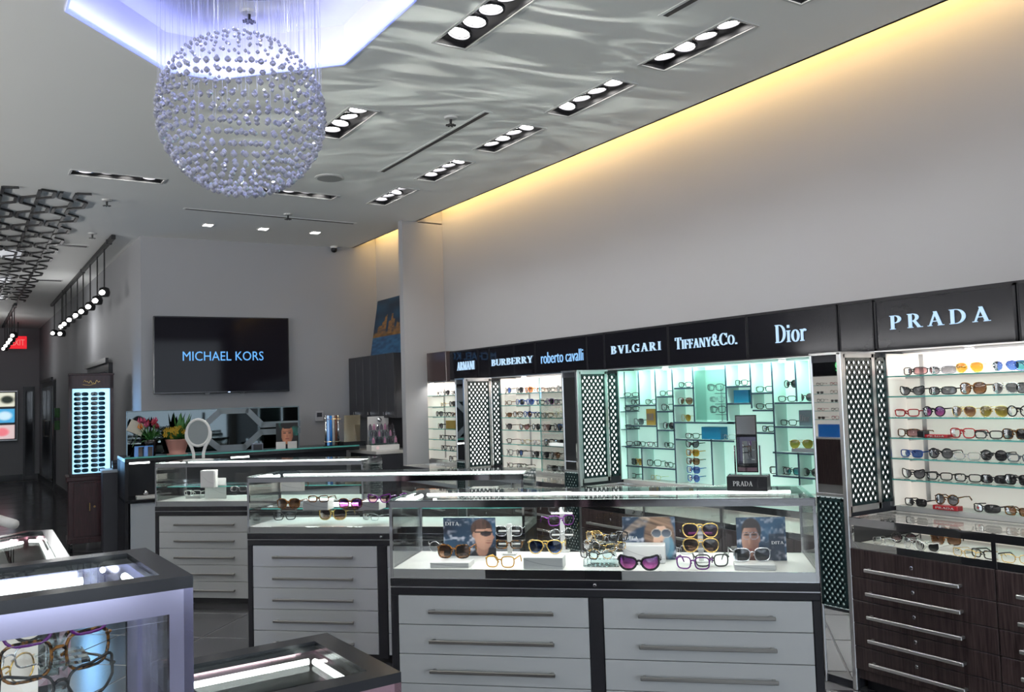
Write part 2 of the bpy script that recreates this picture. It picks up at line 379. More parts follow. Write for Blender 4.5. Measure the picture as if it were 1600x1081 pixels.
# coffer
LAV = mat('coffer_paint', (.74, .74, .80), .6, var=.01)
cw = MB(); n = 8
for i in range(8):
    a, b = OCT[i], OCT[(i+1) % 8]
    cw.add([(*a, ZC), (*b, ZC), (*b, ZC+.22), (*a, ZC+.22)], [(0, 1, 2, 3)])
cw.add([(*p, ZC+.22) for p in OCT], [tuple(range(8))])
cof = struct(cw.build('trim_2', LAV), 'octagonal ceiling coffer lit blue')
BLUELED = emis('blue_led_strip', (.12, .20, 1.0), 1.15)
cxo, cyo = (OX0+OX1)/2, (OY0+OY1)/2
def inset(p, k): return (cxo+(p[0]-cxo)*(1-k), cyo+(p[1]-cyo)*(1-k))
rim = thing('coffer_light_strip', 'saturated blue light strip edging the octagonal ceiling recess', 'light strip', (cxo, cyo, ZC))
for i in range(8):
    a, b = OCT[i], OCT[(i+1) % 8]; a2, b2 = inset(a, .014), inset(b, .014)
    q = [(p[0]-cxo, p[1]-cyo, z) for z in (-.006, .014) for p in (a, b, b2, a2)]
    MB().hex(q).build('strip_segment', BLUELED, rim)
    m = ((a[0]+b[0])/2, (a[1]+b[1])/2); L = math.hypot(b[0]-a[0], b[1]-a[1])
    inw = Vector((cxo-m[0], cyo-m[1], 0)).normalized(); ed = Vector((b[0]-a[0], b[1]-a[1], 0)).normalized(); nrm_ = Vector((ed.y, -ed.x, 0))
    if nrm_.dot(inw) < 0: nrm_ = -nrm_
    aim = (-nrm_*.35+Vector((0, 0, 1))).normalized(); zz_ = -aim; xx_ = ed; yy_ = zz_.cross(xx_)
    d = bpy.data.lights.new('coffer_led', 'AREA'); d.shape = 'RECTANGLE'; d.size = L*.96; d.size_y = .03; d.energy = 1.7*L; d.color = (.34, .38, 1.0)
    o = bpy.data.objects.new('coffer_led', d); COL.objects.link(o); q = Vector((*m, ZC+.02))+nrm_*.05
    o.matrix_world = Matrix(((xx_.x, yy_.x, zz_.x, q.x), (xx_.y, yy_.y, zz_.y, q.y), (xx_.z, yy_.z, zz_.z, q.z), (0, 0, 0, 1)))
# ------------------------------------------------------------------ walls
def wall(name, b, label): return struct(b.build(name, WALL), label)
wall('wall_right', MB().box(XW, XW+.1, -4.1, 10.2, 0, 3.72), 'tall pale wall above the display bays')
wall('trim_3', MB().box(3.86, 4.11, 8.02, 8.11, 0, 1.96).box(3.86, XW, 8.02, 8.11, 1.96, 3.35).box(4.04, XW, 8.02, 8.11, 3.34, 3.7), 'wing wall closing the row of display bays')
TVA, TVB = Vector((1.676, 9.918, 0)), Vector((4.33, 9.746, 0)); tvd = (TVB-TVA).normalized(); tvn = Vector((tvd.y, -tvd.x, 0))
AZT = math.degrees(math.atan2(tvd.x, tvd.y)); RZT = math.atan2(tvd.y, tvd.x)
def wall_seg(name, a, b, z0, z1, t, label):
    a = Vector((*a[:2], 0)); b = Vector((*b[:2], 0)); d = (b-a).normalized(); nn = Vector((-d.y, d.x, 0))*t
    q = [Vector((p.x, p.y, z)) for z in (z0, z1) for p in (a, b, b+nn, a+nn)]
    return wall(name, MB().hex(q), label)
wall_seg('wall_back', TVA, TVB, 0, 3.72, .12, 'grey wall carrying the television')
wall_seg('wall_hall', (1.60, 22.0), (1.676, 9.93), 0, 3.72, .1, 'side wall of the long corridor')
wall('wall_end', MB().box(-4.3, 1.7, 22.0, 22.1, 0, 3.72), 'dark far wall of the corridor')
wall('wall_left', MB().box(-4.4, -4.3, -4.1, 22.1, 0, 3.72), 'wall opposite the display bays')
ws = MB().box(-4.3, 4.4, -4.2, -4.1, 0, .25).box(-4.3, 4.4, -4.2, -4.1, 3.2, 3.72)
for x in (-4.3, -1.5, 1.4, 4.1): ws.box(x, x+.3, -4.2, -4.1, .25, 3.2)  # unseen openings, enlarged to admit more fill daylight
wall('wall_front', ws, 'shopfront wall with window openings')
for k, (a, b) in enumerate(((-4.0, -1.5), (-1.2, 1.4), (1.7, 4.1))):
    o = struct(MB().box(a, b, -4.16, -4.14, .25, 3.2).build('window_%d' % (k+1), GLASS), 'shopfront glass')
struct(MB().box(-4.3, -4.05, -3.1, 10.1, 1.982, 2.0).build('trim_4', CEIL), 'added unseen ledge under the opposite fill lamp')  # ledge added out of view to carry the ceiling fill lamp
BASE = mat('black_baseboard', (.02, .02, .022), .3)
def seg(b, a, c, w_, z0, z1):
    a = Vector((*a, 0)); c = Vector((*c, 0)); d = (c-a).normalized(); nn = Vector((-d.y, d.x, 0))*w_
    return b.hex([Vector((p.x, p.y, z)) for z in (z0, z1) for p in (a, c, c+nn, a+nn)])
struct(seg(MB(), (1.596, 21.99), (1.672, 9.93), -.02, 0, .13).build('baseboard_hall', BASE))
struct(MB().box(-4.3, 1.59, 21.96, 22, 0, .13).build('baseboard_end', BASE))
# corridor doors
DOORM = mat('black_door', (.012, .012, .014), .3)
DARKG = mat('dark_door_glass', (.02, .022, .026), .05)
def hallx(y): return 1.676-(y-9.93)*(.076/12.07)
for k, (y0, y1) in enumerate(((18.5, 20.9), (11.8, 13.85))):
    d = struct(MB().box(hallx(y0)-.05, hallx(y0)+.02, y0, y1, 0, 2.08).build('door_%d' % (k+1), DOORM), 'black double door in the corridor wall')
    ym = (y0+y1)/2
    for a, b in ((y0+.12, ym-.06), (ym+.06, y1-.12)):
        MB().box(hallx(y0)-.062, hallx(y0)-.045, a, b, .15, 1.98).build('pane', DARKG, d)
    MB().box(hallx(y0)-.085, hallx(y0)-.05, y0, y1, 2.08, 2.14).build('door_head', DOORM, d)
    MB().tube([(hallx(y0)-.06, ym-.1, 1.0), (hallx(y0)-.11, ym-.1, 1.0), (hallx(y0)-.11, ym-.1, 1.3), (hallx(y0)-.06, ym-.1, 1.3)], .012).build('door_handle', STEEL, d)
d = struct(MB().box(1.28, 1.50, 21.93, 21.99, 0, 2.05).build('door_3', DOORM), 'narrow black door at the corridor end')
MB().box(1.32, 1.46, 21.915, 21.93, .1, 1.95).build('door_panel', DARKG, d)

# ------------------------------------------------------------------ recessed four-lamp ceiling fixtures
names = ['mostly cut off at the top edge', 'second nearest beside the cove', 'third nearest beside the cove',
         'fourth nearest beside the cove', 'fifth nearest beside the cove', 'farthest of the row beside the cove',
         'cut by the top edge, right of the blue coffer', 'just right of the crystal sphere', 'on the far left beside the squiggle pattern', 'just below the crystal sphere']
lampm = MB().lathe([(.052, 0), (.056, .004), (.03, .006)], 18).mesh('lamp', LAMP)
ringm = MB()
for k in range(18):
    a, b = 2*PI*k/18, 2*PI*(k+1)/18; c = lambda t, r, z: (r*math.cos(t), r*math.sin(t), z)
    ringm.add([c(a, .058, 0), c(b, .058, 0), c(b, .07, 0), c(a, .07, 0), c(a, .058, -.012), c(b, .058, -.012), c(b, .07, -.012), c(a, .07, -.012)], [(4, 5, 6, 7), (0, 1, 5, 4), (3, 7, 6, 2)])
RING = mat('lamp_ring', (.09, .09, .10), .3, 1.)
ringm = ringm.mesh('gimbal_ring', RING)
for k, (x0, x1, y0, y1, al) in enumerate(FIXT):
    cx, cy = (x0+x1)/2, (y0+y1)/2
    t = thing('recessed_downlight', 'recessed ceiling fixture of four lamps, '+names[k], 'ceiling light', (cx, cy, ZC), 0, 'recessed four-lamp fixtures')
    hx, hy = (x1-x0)/2, (y1-y0)/2
    b = MB()
    for (a0, a1, c0, c1) in ((-hx-.014, hx+.014, -hy-.014, -hy), (-hx-.014, hx+.014, hy, hy+.014), (-hx-.014, -hx, -hy, hy), (hx, hx+.014, -hy, hy)): b.box(a0, a1, c0, c1, -.006, .0)
    b.build('trim_frame', TRIM, t)
    b = MB().box(-hx, hx, -hy, hy, .085, .09)
    for (a0, a1, c0, c1) in ((-hx, hx, -hy, -hy+.004), (-hx, hx, hy-.004, hy), (-hx, -hx+.004, -hy, hy), (hx-.004, hx, -hy, hy)): b.box(a0, a1, c0, c1, 0, .09)
    b.build('housing', FIX, t)
    for i in range(4):
        s = -1+2*(i+.5)/4
        p = (0, s*(hy-.02), .035) if al else (s*(hx-.02), 0, .035)
        o = put('lamp', lampm, t, p); r = put('gimbal_ring', ringm, o, (0, 0, 0))
        tilt = random.choice((-.15, 0, .12, .22)); o.rotation_euler = (tilt if not al else 0, tilt if al else 0, 0)
    d = bpy.data.lights.new('downlight', 'SPOT'); d.energy = 36 if k < 8 else 14; d.color = (1, .97, .93); d.spot_size = math.radians(125); d.spot_blend = .7; d.shadow_soft_size = .06
    o = bpy.data.objects.new('downlight', d); COL.objects.link(o); o.parent = t; o.location = (0, 0, -.02)
# slots, small square lamps, speaker, sprinklers, camera
def slot(x0, x1, y0, y1, lab):
    t = thing('slot_diffuser', lab, 'air vent', ((x0+x1)/2, (y0+y1)/2, ZC), 0, 'linear slot air diffusers'); hx, hy = (x1-x0)/2, (y1-y0)/2
    MB().box(-hx-.018, hx+.018, -hy-.018, hy+.018, -.003, .002).build('trim_frame', CEIL, t); MB().box(-hx, hx, -hy, hy, -.005, 0).build('slot', FIX, t)
slot(2.885, 2.915, 4.72, 6.36, 'long thin black slot vent in the ceiling left of the lamp row')
slot(2.915, 2.945, 1.5, 3.07, 'thin black slot vent cut by the top edge of the picture')
slot(1.81, 3.48, 8.365, 8.395, 'long thin slot vent above the three small square lights')
for i, (x, y) in enumerate(((2.17, 9.04), (2.73, 9.01), (3.29, 8.99))):
    t = thing('square_downlight', 'small square white ceiling light, %s of three above the television' % ('leftmost', 'middle one', 'rightmost')[i], 'ceiling light', (x, y, ZC), 0, 'small square lights above the television')
    MB().box(-.055, .055, -.06, .06, -.006, 0).build('trim_frame', TRIM, t); MB().box(-.042, .042, -.047, .047, -.008, -.004).build('lamp', LAMP, t)
    d = bpy.data.lights.new('square_light', 'SPOT'); d.energy = 9; d.spot_size = math.radians(110); d.spot_blend = .8; d.shadow_soft_size = .04; o = bpy.data.objects.new('square_light', d); COL.objects.link(o); o.parent = t; o.location = (0, 0, -.03)
t = thing('ceiling_speaker', 'round grey flush ceiling speaker near the crystal sphere', 'speaker', (2.589, 6.72, ZC))
MB().lathe([(.12, 0), (.12, -.008), (.108, -.012)], 28).build('trim_ring', TRIM, t); MB().lathe([(.105, -.008), (.1, -.014), (.02, -.016)], 28).build('grille', mat('speaker_grille', (.22, .22, .22), .6), t)
def sprinkler(x, y, z, lab):
    t = thing('sprinkler', lab, 'sprinkler', (x, y, z), 0, 'ceiling sprinkler heads')
    MB().lathe([(.045, 0), (.04, -.012), (.012, -.016)], 14).build('escutcheon', TRIM, t)
    MB().lathe([(.01, -.01), (.008, -.05), (.006, -.055)], 8).build('stem', FIX, t)
    b = MB()
    for k in range(8): a = k*PI/4; b.bar((0, 0, -.052), (.034*math.cos(a), .034*math.sin(a), -.055), .012, .004)
    b.build('deflector', FIX, t)
for a in ((2.737, 4.914, ZC, 'sprinkler head beside the long slot vent'), (2.73, 8.206, ZC, 'sprinkler head beside the slot vent above the television'), (1.295, 4.475, ZC+.22, 'sprinkler head up inside the blue coffer'),
          (1.126, 8.298, ZC, 'sprinkler head right of the squiggle pattern'), (1.21, 9.95, ZC, 'sprinkler head in the corridor beside the pendant rail')): sprinkler(*a)
for x, y, lab in ((1.1, 10.75, 'dark corridor air grille nearer the camera'), (1.12, 13.75, 'dark corridor air grille farther down')):
    t = thing('ceiling_grille', lab, 'air vent', (x, y, ZC)); MB().box(-.17, .17, -.06, .06, -.012, 0).build('frame', TRIM, t)
    for i in range(4): MB().box(-.15, .15, -.045+i*.025, -.035+i*.025, -.016, -.01).build('slat', FIX, t)
p = at_plane(522, 390, (TVA+tvn*.06)[:2], AZT)
t = thing('security_camera', 'small white dome security camera high in the wall corner', 'camera', p)
MB().lathe([(.045, .05), (.045, .03), (.035, .015)], 14).build('mount', WHITE, t); MB().lathe([(.036, .018), (.036, -.01), (.025, -.03), (.008, -.036)], 14).build('dome', BLACK, t, True)
MB().bar((0, 0, .04), tuple(Vector((-tvn.x, -tvn.y, 0))*.07+Vector((0, 0, .05))), .03).build('bracket', WHITE, t)

# ------------------------------------------------------------------ crystal sphere chandelier
CR = bpy.data.materials.new('crystal'); CR.use_nodes = True; MATS['crystal'] = CR
_n = CR.node_tree.nodes; _l = CR.node_tree.links; b_ = _n['Principled BSDF']
b_.inputs['Base Color'].default_value = (.93, .94, 1, 1); b_.inputs['Transmission Weight'].default_value = 1; b_.inputs['Roughness'].default_value = .02; b_.inputs['IOR'].default_value = 1.52
_t = _n.new('ShaderNodeBsdfTranslucent'); _t.inputs[0].default_value = (.85, .87, 1, 1); _d = _n.new('ShaderNodeBsdfDiffuse'); _d.inputs[0].default_value = (.85, .87, 1, 1); _m1 = _n.new('ShaderNodeMixShader'); _m2 = _n.new('ShaderNodeMixShader'); _m2.inputs[0].default_value = .36
_l.new(_t.outputs[0], _m1.inputs[1]); _l.new(_d.outputs[0], _m1.inputs[2]); _l.new(b_.outputs[0], _m2.inputs[1]); _l.new(_m1.outputs[0], _m2.inputs[2]); _l.new(_m2.outputs[0], _n['Material Output'].inputs[0])
ch = thing('crystal_chandelier', 'large sphere of hanging crystal drops under the blue coffer', 'chandelier', (cxo, 3.944, 2.83))
WIRE = mat('fine_wire', (.55, .57, .70), .3, .6)
RS = .368
def drop(r, h, n=6):
    b = MB(); prof = [(0.001, h*.5), (r*.55, h*.33), (r, h*.02), (r*.8, -h*.25), (.001, -h*.5)]
    vs = []; 
    for i, (q, z) in enumerate(prof):
        for k in range(n): a = 2*PI*(k+.5*(i % 2))/n; vs.append((q*math.cos(a), q*math.sin(a), z))
    fs = []
    for i in range(4):
        for k in range(n):
            l = (k+1) % n
            if i % 2 == 0: fs += [(i*n+k, i*n+l, (i+1)*n+k), (i*n+l, (i+1)*n+l, (i+1)*n+k)]
            else: fs += [(i*n+k, (i+1)*n+l, (i+1)*n+k), (i*n+k, i*n+l, (i+1)*n+l)]
    return b.add(vs, fs)
big = drop(.0145, .030).mesh('crystal', CR); small = drop(.0085, .019).mesh('crystal_bead', CR)
pts = []
rows = 22
for i in range(rows):
    th = PI*(i+.6)/(rows+.2); z = RS*math.cos(th); rr = RS*math.sin(th)
    nn = max(3, int(2*PI*rr/.046))
    for k in range(nn):
        a = 2*PI*(k+.5*(i % 2))/nn+random.uniform(-.01, .01); pts.append((rr*math.cos(a), rr*math.sin(a), z+random.uniform(-.003, .003), z > .13))
vd = Vector((cxo, 3.944, 0)).normalized()
front = sorted(range(len(pts)), key=lambda i: (pts[i][3], pts[i][0]*vd.x+pts[i][1]*vd.y))
rest = MB(); wires = MB()
for n_, i in enumerate(front):
    x, y, z, sm = pts[i]
    if n_ < 300:
        o = put('crystal', small if sm else big, ch, (x, y, z)); o.rotation_euler = (0, 0, random.uniform(0, 6))
    else:
        d = drop(.0085, .019) if sm else drop(.0145, .030); a = random.uniform(0, 6); c, s = math.cos(a), math.sin(a)
        rest.add([(x+v[0]*c-v[1]*s, y+v[0]*s+v[1]*c, z+v[2]) for v in d.v], d.f)
o = rest.build('crystal_beads', CR, ch); o['kind'] = 'stuff'
for k in range(96):
    a = 2*PI*k/96+random.uniform(-.02, .02); r = RS*(1-.55*random.random()**2.2)
    x, y = r*math.cos(a), r*math.sin(a); zt = math.sqrt(max(RS*RS-r*r, 0))
    wires.tube([(x, y, zt-.01), (x, y, ZC+.22-2.83)], .0009, 3, caps=False)
o = wires.build('wire', WIRE, ch); o['kind'] = 'stuff'
for k in range(4):  # unseen lamps added under the canopy to brighten the crystals
    a = k*PI/2+.4; o = MB().lathe([(.03, .722), (.03, .70), (.02, .695)], 12, (.2*math.cos(a), .2*math.sin(a), 0)).build('added_canopy_lamp', LAMP, ch)
    d = bpy.data.lights.new('added_canopy_lamp', 'SPOT'); d.energy = 30; d.color = (.62, .66, 1); d.spot_size = math.radians(80); d.spot_blend = .5; d.shadow_soft_size = .03; o = bpy.data.objects.new('added_canopy_lamp', d); COL.objects.link(o); o.parent = ch; o.location = (.2*math.cos(a), .2*math.sin(a), .685)
MB().lathe([(.40, .74), (.40, .725), (.39, .72)], 32).build('canopy', mat('chandelier_canopy', (.7, .7, .75), .2, .6), ch)

# ------------------------------------------------------------------ corridor ceiling ornament, pendant rails, exit sign, lit poster
SQ = mat('black_bent_rail', (.008, .008, .009), .45)
orn = thing('ceiling_ornament', 'black meandering line pattern fixed under the corridor ceiling', 'ceiling ornament', (0, 8.1, ZC))
for k in range(12):
    pair = k//2; xc = .925-pair*.272-(k % 2)*.115
    P = []; side = -1 if pair % 2 == 0 else 1; yy = .03
    while yy < 8.5:
        P += [(xc+.055*side, yy, 0), (xc+.055*side, yy+.215, 0)]; yy += .33; side = -side
    if k % 2 == 0: P = [(P[0][0]+.11*(1 if P[0][0] < xc else -1), 0, 0)]+P
    P = [p for p in P if 0 <= p[1] <= 8.5]
    b = MB()
    for a, c in zip(P, P[1:]): b.bar((a[0], a[1], -.009), (c[0], c[1], -.009), .027, .016)
    b.build('meander_strip', SQ, orn)
PANELM = emis('corridor_light_panel', (.9, .93, 1), .45)
for i, yy in enumerate((11.6, 13.9, 16.0)):
    t = thing('corridor_light_panel', 'soft white light panel above the squiggle lines, %s one down the corridor' % ORD[i], 'ceiling light', (.25, yy, ZC), 0, 'corridor ceiling light panels')
    MB().box(-.4, .4, -.3, .3, -.006, 0).build('diffuser', PANELM, t); b = MB()
    for q in ((-.42, -.4, -.32, .32), (.4, .42, -.32, .32), (-.4, .4, -.32, -.3), (-.4, .4, .3, .32)): b.box(*q, -.008, 0)
    b.build('frame', TRIM, t)
def rail(x, y0, y1, ysl, lab, grp):
    t = thing('pendant_rail', lab, 'light rail', (x, y0, ZC)); MB().bbox(-.022, .022, 0, y1-y0, -.045, 0, .004).build('track', SQ, t)
    for i in range(3): MB().box(-.028, .028, .3+i*(y1-y0)/3, .36+i*(y1-y0)/3, -.05, 0).build('track_clip', FIX, t)
    for i, (yy, zz) in enumerate(ysl):
        p = thing('pendant_lamp', '%s black pendant lamp from the near end of the %s' % (ORD[i], grp), 'pendant lamp', (x, yy, ZC-.045), 0, 'pendants of the '+grp)
        L = ZC-.045-zz
        MB().tube([(0, 0, 0), (0, 0, -L+.05)], .008, 6).build('stem', SQ, p)
        MB().lathe([(.012, -L+.07), (.05, -L+.055), (.062, -L+.01), (.055, -L-.03), (.045, -L-.04)], 14).build('shade', SQ, p, True)
        b = MB().lathe([(.006, .018), (.025, .014), (.032, 0), (.025, -.014), (.006, -.018)], 12); o = b.build('bulb', LAMP, p, True); o.location = (-.03, -.052, -L); o.rotation_euler = (.9, -.5, 0)
    d = bpy.data.lights.new('pendants', 'POINT'); d.energy = 10; d.shadow_soft_size = .15; o = bpy.data.objects.new('pendants', d); COL.objects.link(o); o.location = (x-.2, sum(a for a, _ in ysl)/len(ysl), 2.6)
rail(1.415, 9.96, 16.9, [(10.64, 2.805), (11.21, 2.775), (11.84, 2.77), (12.54, 2.78), (13.18, 2.79), (13.95, 2.80), (14.63, 2.80), (15.10, 2.80), (15.25, 2.70), (16.43, 2.80)],
     'long black ceiling rail carrying ten pendant lamps along the corridor wall', 'right corridor rail')
rail(.87, 16.9, 21.5, [(17.3, 2.82), (18.0, 2.8), (18.8, 2.8), (19.7, 2.8), (20.6, 2.8)], 'shorter black ceiling rail at the far left edge of the corridor', 'left corridor rail')
y_ = 20.5; p = CAM+ray(28, 535)*(y_/ray(28, 535).y)
t = thing('exit_sign', 'glowing red exit sign hanging at the corridor end', 'sign', p)
MB().bbox(-.16, .16, -.02, .02, -.13, .13, .01).build('housing', mat('exit_red', (.5, .01, .015), .4, emit=(1, .015, .03), es=.75), t); sans_word(t, 'EXIT', -.12, -.06, .24, .12, mat('exit_letters', (.7, .2, .2), .4, emit=(1, .3, .25), es=.6), -.021, .004)
MB().bar((0, 0, .13), (0, 0, ZC-p.z), .02).build('stem', FIX, t)

def board(name, parent, w_, h_, nx, nz, fn, m, loc=(0, 0, 0), y=0., tilt=None):
    """a flat print: grid of small faces coloured by fn(u, v), u to the right, v upward"""
    vs = [(w_*(i/nx-.5), y, h_*j/nz) for j in range(nz+1) for i in range(nx+1)]
    fs = [(j*(nx+1)+i, j*(nx+1)+i+1, (j+1)*(nx+1)+i+1, (j+1)*(nx+1)+i) for j in range(nz) for i in range(nx)]
    me = bpy.data.meshes.new(name); me.from_pydata(vs, [], fs); me.materials.append(m)
    ca = me.color_attributes.new('print', 'FLOAT_COLOR', 'POINT')
    cols = np.ones((len(vs), 4), np.float32)
    for k in range(len(vs)): cols[k, :3] = fn((k % (nx+1))/nx, (k//(nx+1))/nz)
    ca.data.foreach_set('color', cols.ravel()); me.update()
    o = put(name, me, parent, loc); return o
def lin(c): return tuple((x/255.)**2.2 for x in c)
def mixc(a, b, t): t = max(0., min(1., t)); return tuple(x*(1-t)+y*t for x, y in zip(a, b))
def ell(u, v, cu2, cv, ru, rv): return ((u-cu2)/ru)**2+((v-cv)/rv)**2
def soft(d, e=.25): return max(0., min(1., (1+e-d)/(2*e)))
def h2(a, b):
    x = math.sin(a*12.9898+b*78.233)*43758.5453; return x-math.floor(x)
def vnoise(u, v):
    iu, iv = math.floor(u), math.floor(v); fu, fv = u-iu, v-iv; fu = fu*fu*(3-2*fu); fv = fv*fv*(3-2*fv)
    return (h2(iu, iv)*(1-fu)+h2(iu+1, iv)*fu)*(1-fv)+(h2(iu, iv+1)*(1-fu)+h2(iu+1, iv+1)*fu)*fv
PRINT = painted('print_matt', .4); PRINTL = painted('print_backlit', .3, 1.0)
y_ = 21.9; pb = lambda px, py: CAM+ray(px, py)*(y_/ray(px, py).y)
a, c = pb(-14, 690), pb(28, 610)
t = thing('lit_poster', 'backlit wall poster with three stacked pictures at the corridor end', 'poster', ((a.x+c.x)/2, y_, a.z)); W_, H_ = c.x-a.x, c.z-a.z
def three(u, v):
    k = int(v*3); vv = (v*3) % 1; base = [lin((215, 190, 190)), lin((70, 160, 210)), lin((225, 225, 205))][min(k, 2)]
    if abs(vv-.5) > .42 or abs(u-.5) > .40: return lin((20, 20, 24))
    d = ell(u, vv, .5+.1*(k-1), .5, .28, .26); return mixc(base, [lin((230, 120, 130)), lin((200, 230, 245)), lin((30, 40, 30))][min(k, 2)], soft(d, .5))
board('picture_sheet', t, W_*.94, H_*.96, 24, 60, three, PRINTL, (0, -.03, H_*.02)); MB().bbox(-W_/2, W_/2, -.025, .06, 0, H_, .01).build('frame', ALU, t)
# ------------------------------------------------------------------ eyewear
FM = {
 'black': mat('frame_black', (.010, .010, .012), .12), 'brown': two_tone('frame_tortoise', (.012, .006, .003), (.30, .12, .02), 130, .15, (1, 1, 1), .45, .6),
 'red': mat('frame_red', (.50, .015, .02), .2), 'blue': mat('frame_blue', (.02, .09, .38), .2), 'purple': mat('frame_purple', (.16, .02, .22), .2),
 'gold': mat('frame_gold', (.80, .55, .18), .2, 1.), 'silver': mat('frame_silver', (.7, .7, .72), .2, 1.), 'clear': pane('frame_crystal', (.82, .84, .86), 1.4), 'orange': mat('frame_orange', (.62, .16, .02), .2),
 'white': mat('frame_white', (.75, .74, .72), .25), 'grey': mat('frame_grey', (.15, .16, .18), .25), 'amber': mat('frame_amber', (.72, .38, .06), .2)}
LM = {'clear': pane('lens_clear', (.97, .98, .98), .8), 'grey': lens_mat('lens_grey', (.05, .055, .065), (.24, .24, .27)), 'dark': lens_mat('lens_dark', (.012, .012, .014), (.03, .03, .035)),
 'brown': lens_mat('lens_brown', (.10, .04, .02), (.42, .22, .12)), 'blue': lens_mat('lens_blue', (.02, .05, .22), (.10, .20, .50)), 'purple': lens_mat('lens_purple', (.10, .02, .22), (.62, .16, .42)),
 'amber': lens_mat('lens_amber', (.30, .13, .01), (.62, .34, .05)), 'teal': lens_mat('lens_teal', (.01, .10, .13), (.08, .32, .36)), 'olive': lens_mat('lens_olive', (.16, .12, .02), (.38, .30, .06)), 'pink': lens_mat('lens_pink', (.13, .05, .06), (.55, .34, .36))}
STY = {'rect': (.0275, .0180, 4., .0365), 'square': (.0285, .0235, 3.4, .0370), 'round': (.0255, .0250, 2., .0345), 'aviator': (.0290, .0235, 2.6, .0365), 'cat': (.0290, .0205, 2.8, .0370), 'wrap': (.0320, .0190, 3., .0375), 'big': (.0310, .0275, 2.8, .0385)}
_gm = {}
def gmesh(style, r):
    k = (style, r)
    if k in _gm: return _gm[k]
    hw, hh, n, cx = STY[style]; N = 20
    def outl(s, inset=0.):
        out = []
        for i in range(N):
            t = 2*PI*i/N; c, q = math.cos(t), math.sin(t)
            x = (hw-inset)*math.copysign(abs(c)**(2/n), c); z = (hh-inset)*math.copysign(abs(q)**(2/n), q)
            if style in ('cat',) and z > 0: z += .75*hh*max(0, x/hw)**1.6
            if style == 'cat' and z < 0: x *= 1-.30*abs(z/hh)
            if style == 'aviator' and z < 0: x = x*(1-.22*abs(z/hh))+.10*hw*abs(z/hh); z *= 1.18
            if style in ('square', 'big', 'rect') and z < 0: x *= 1-.10*abs(z/hh)
            xx = cx+x; y = (xx*xx)*(5.5 if style == 'wrap' else 2.0)
            out.append((s*xx, y, z))
        return out
    zl = min(p[2] for p in outl(1))-r; sh = lambda P: [(p[0], p[1], p[2]-zl) for p in P]
    fr = MB()
    for s in (-1, 1): fr.tube(sh(outl(s)), r, 5, closed=True)
    xi = cx-hw; zb = -zl+hh*.35
    fr.tube([(-xi-.001, .001, zb-.002), (-xi*.4, -.002, zb+.003), (xi*.4, -.002, zb+.003), (xi+.001, .001, zb-.002)], r*1.1, 5)
    if style == 'aviator': fr.tube([(-xi-.008, .001, zb+hh*.5), (0, -.001, zb+hh*.55), (xi+.008, .001, zb+hh*.5)], r*.9, 5)
    for s in (-1, 1): fr.tube([(s*xi, .002, zb-.006), (s*(xi-.002), .008, zb-.011)], [r*.8, r*1.2], 4)
    lens = []
    for s in (-1, 1):
        P = sh(outl(s, r*.4)); c = Vector((s*cx, 0, -zl)); c.y = P[0][1]*.3-.001
        P2 = [tuple(Vector(p).lerp(c, .5)+Vector((0, -.0012, 0))) for p in P]
        lens.append(MB().add(P+P2+[tuple(c+Vector((0, -.002, 0)))], [(i, (i+1) % N, N+(i+1) % N, N+i) for i in range(N)]+[(N+i, N+(i+1) % N, 2*N) for i in range(N)]).mesh('lens', LM['clear'], True))
    tm_ = []
    xo = cx+hw; zt = -zl+hh*.55; yh = xo*xo*(5.5 if style == 'wrap' else 2.0); tr = max(r, .0013)
    for s in (-1, 1):
        b = MB().tube([(s*(xo-.002), yh, zt), (s*(xo+.004), yh+.004, zt), (s*(xo+.004), yh+.05, zt+.001), (s*(xo+.001), yh+.095, zt-.002), (s*(xo-.004), yh+.122, max(zt-.020, .004)), (s*(xo-.007), yh+.135, max(zt-.036, .003))], [tr*1.2, tr*1.2, tr, tr, tr*1.2, tr*.9], 5)
        tm_.append(b.mesh('temple', FM['black'], True))
    _gm[k] = (fr.mesh('frame', FM['black'], True), lens, tm_, -zl+hh+r); return _gm[k]
STYW = {'rect': 'rectangular', 'square': 'square', 'round': 'round', 'aviator': 'aviator', 'cat': 'cat-eye', 'wrap': 'wraparound', 'big': 'oversized'}
FW = {'black': 'black', 'brown': 'tortoise', 'red': 'red', 'blue': 'blue', 'purple': 'purple', 'gold': 'gold', 'silver': 'silver', 'clear': 'clear', 'orange': 'orange', 'white': 'white', 'grey': 'grey', 'amber': 'amber'}
def gdesc(st, fr, ln):
    return f"{FW[fr]} {STYW[st]} {'eyeglasses' if ln == 'clear' else 'sunglasses'}"
def glasses(loc, rz, st, fr, ln, where, group, k=1.0, r=None, tilt=0., temple=True):
    r = r if r else (.0017 if fr in ('gold', 'silver') or st == 'aviator' else .0031)
    f, le, te, h = gmesh(st, r)
    nm = 'eyeglasses' if ln == 'clear' else 'sunglasses'
    t = thing(nm, f"{gdesc(st, fr, ln)}{where}", nm, loc, rz, group)
    t.scale = (k, k, k); t.rotation_euler = (tilt, 0, rz)
    setmat(put('frame', f, t), FM[fr])
    for a in le: setmat(put('lens', a, t), LM[ln])
    if temple:
        for a in te: setmat(put('temple', a, t), FM[fr])
    return t
RW = -PI/2   # facing the room from the display wall
CAMRZ = lambda p: math.atan2(p[0], -p[1]) if False else 0

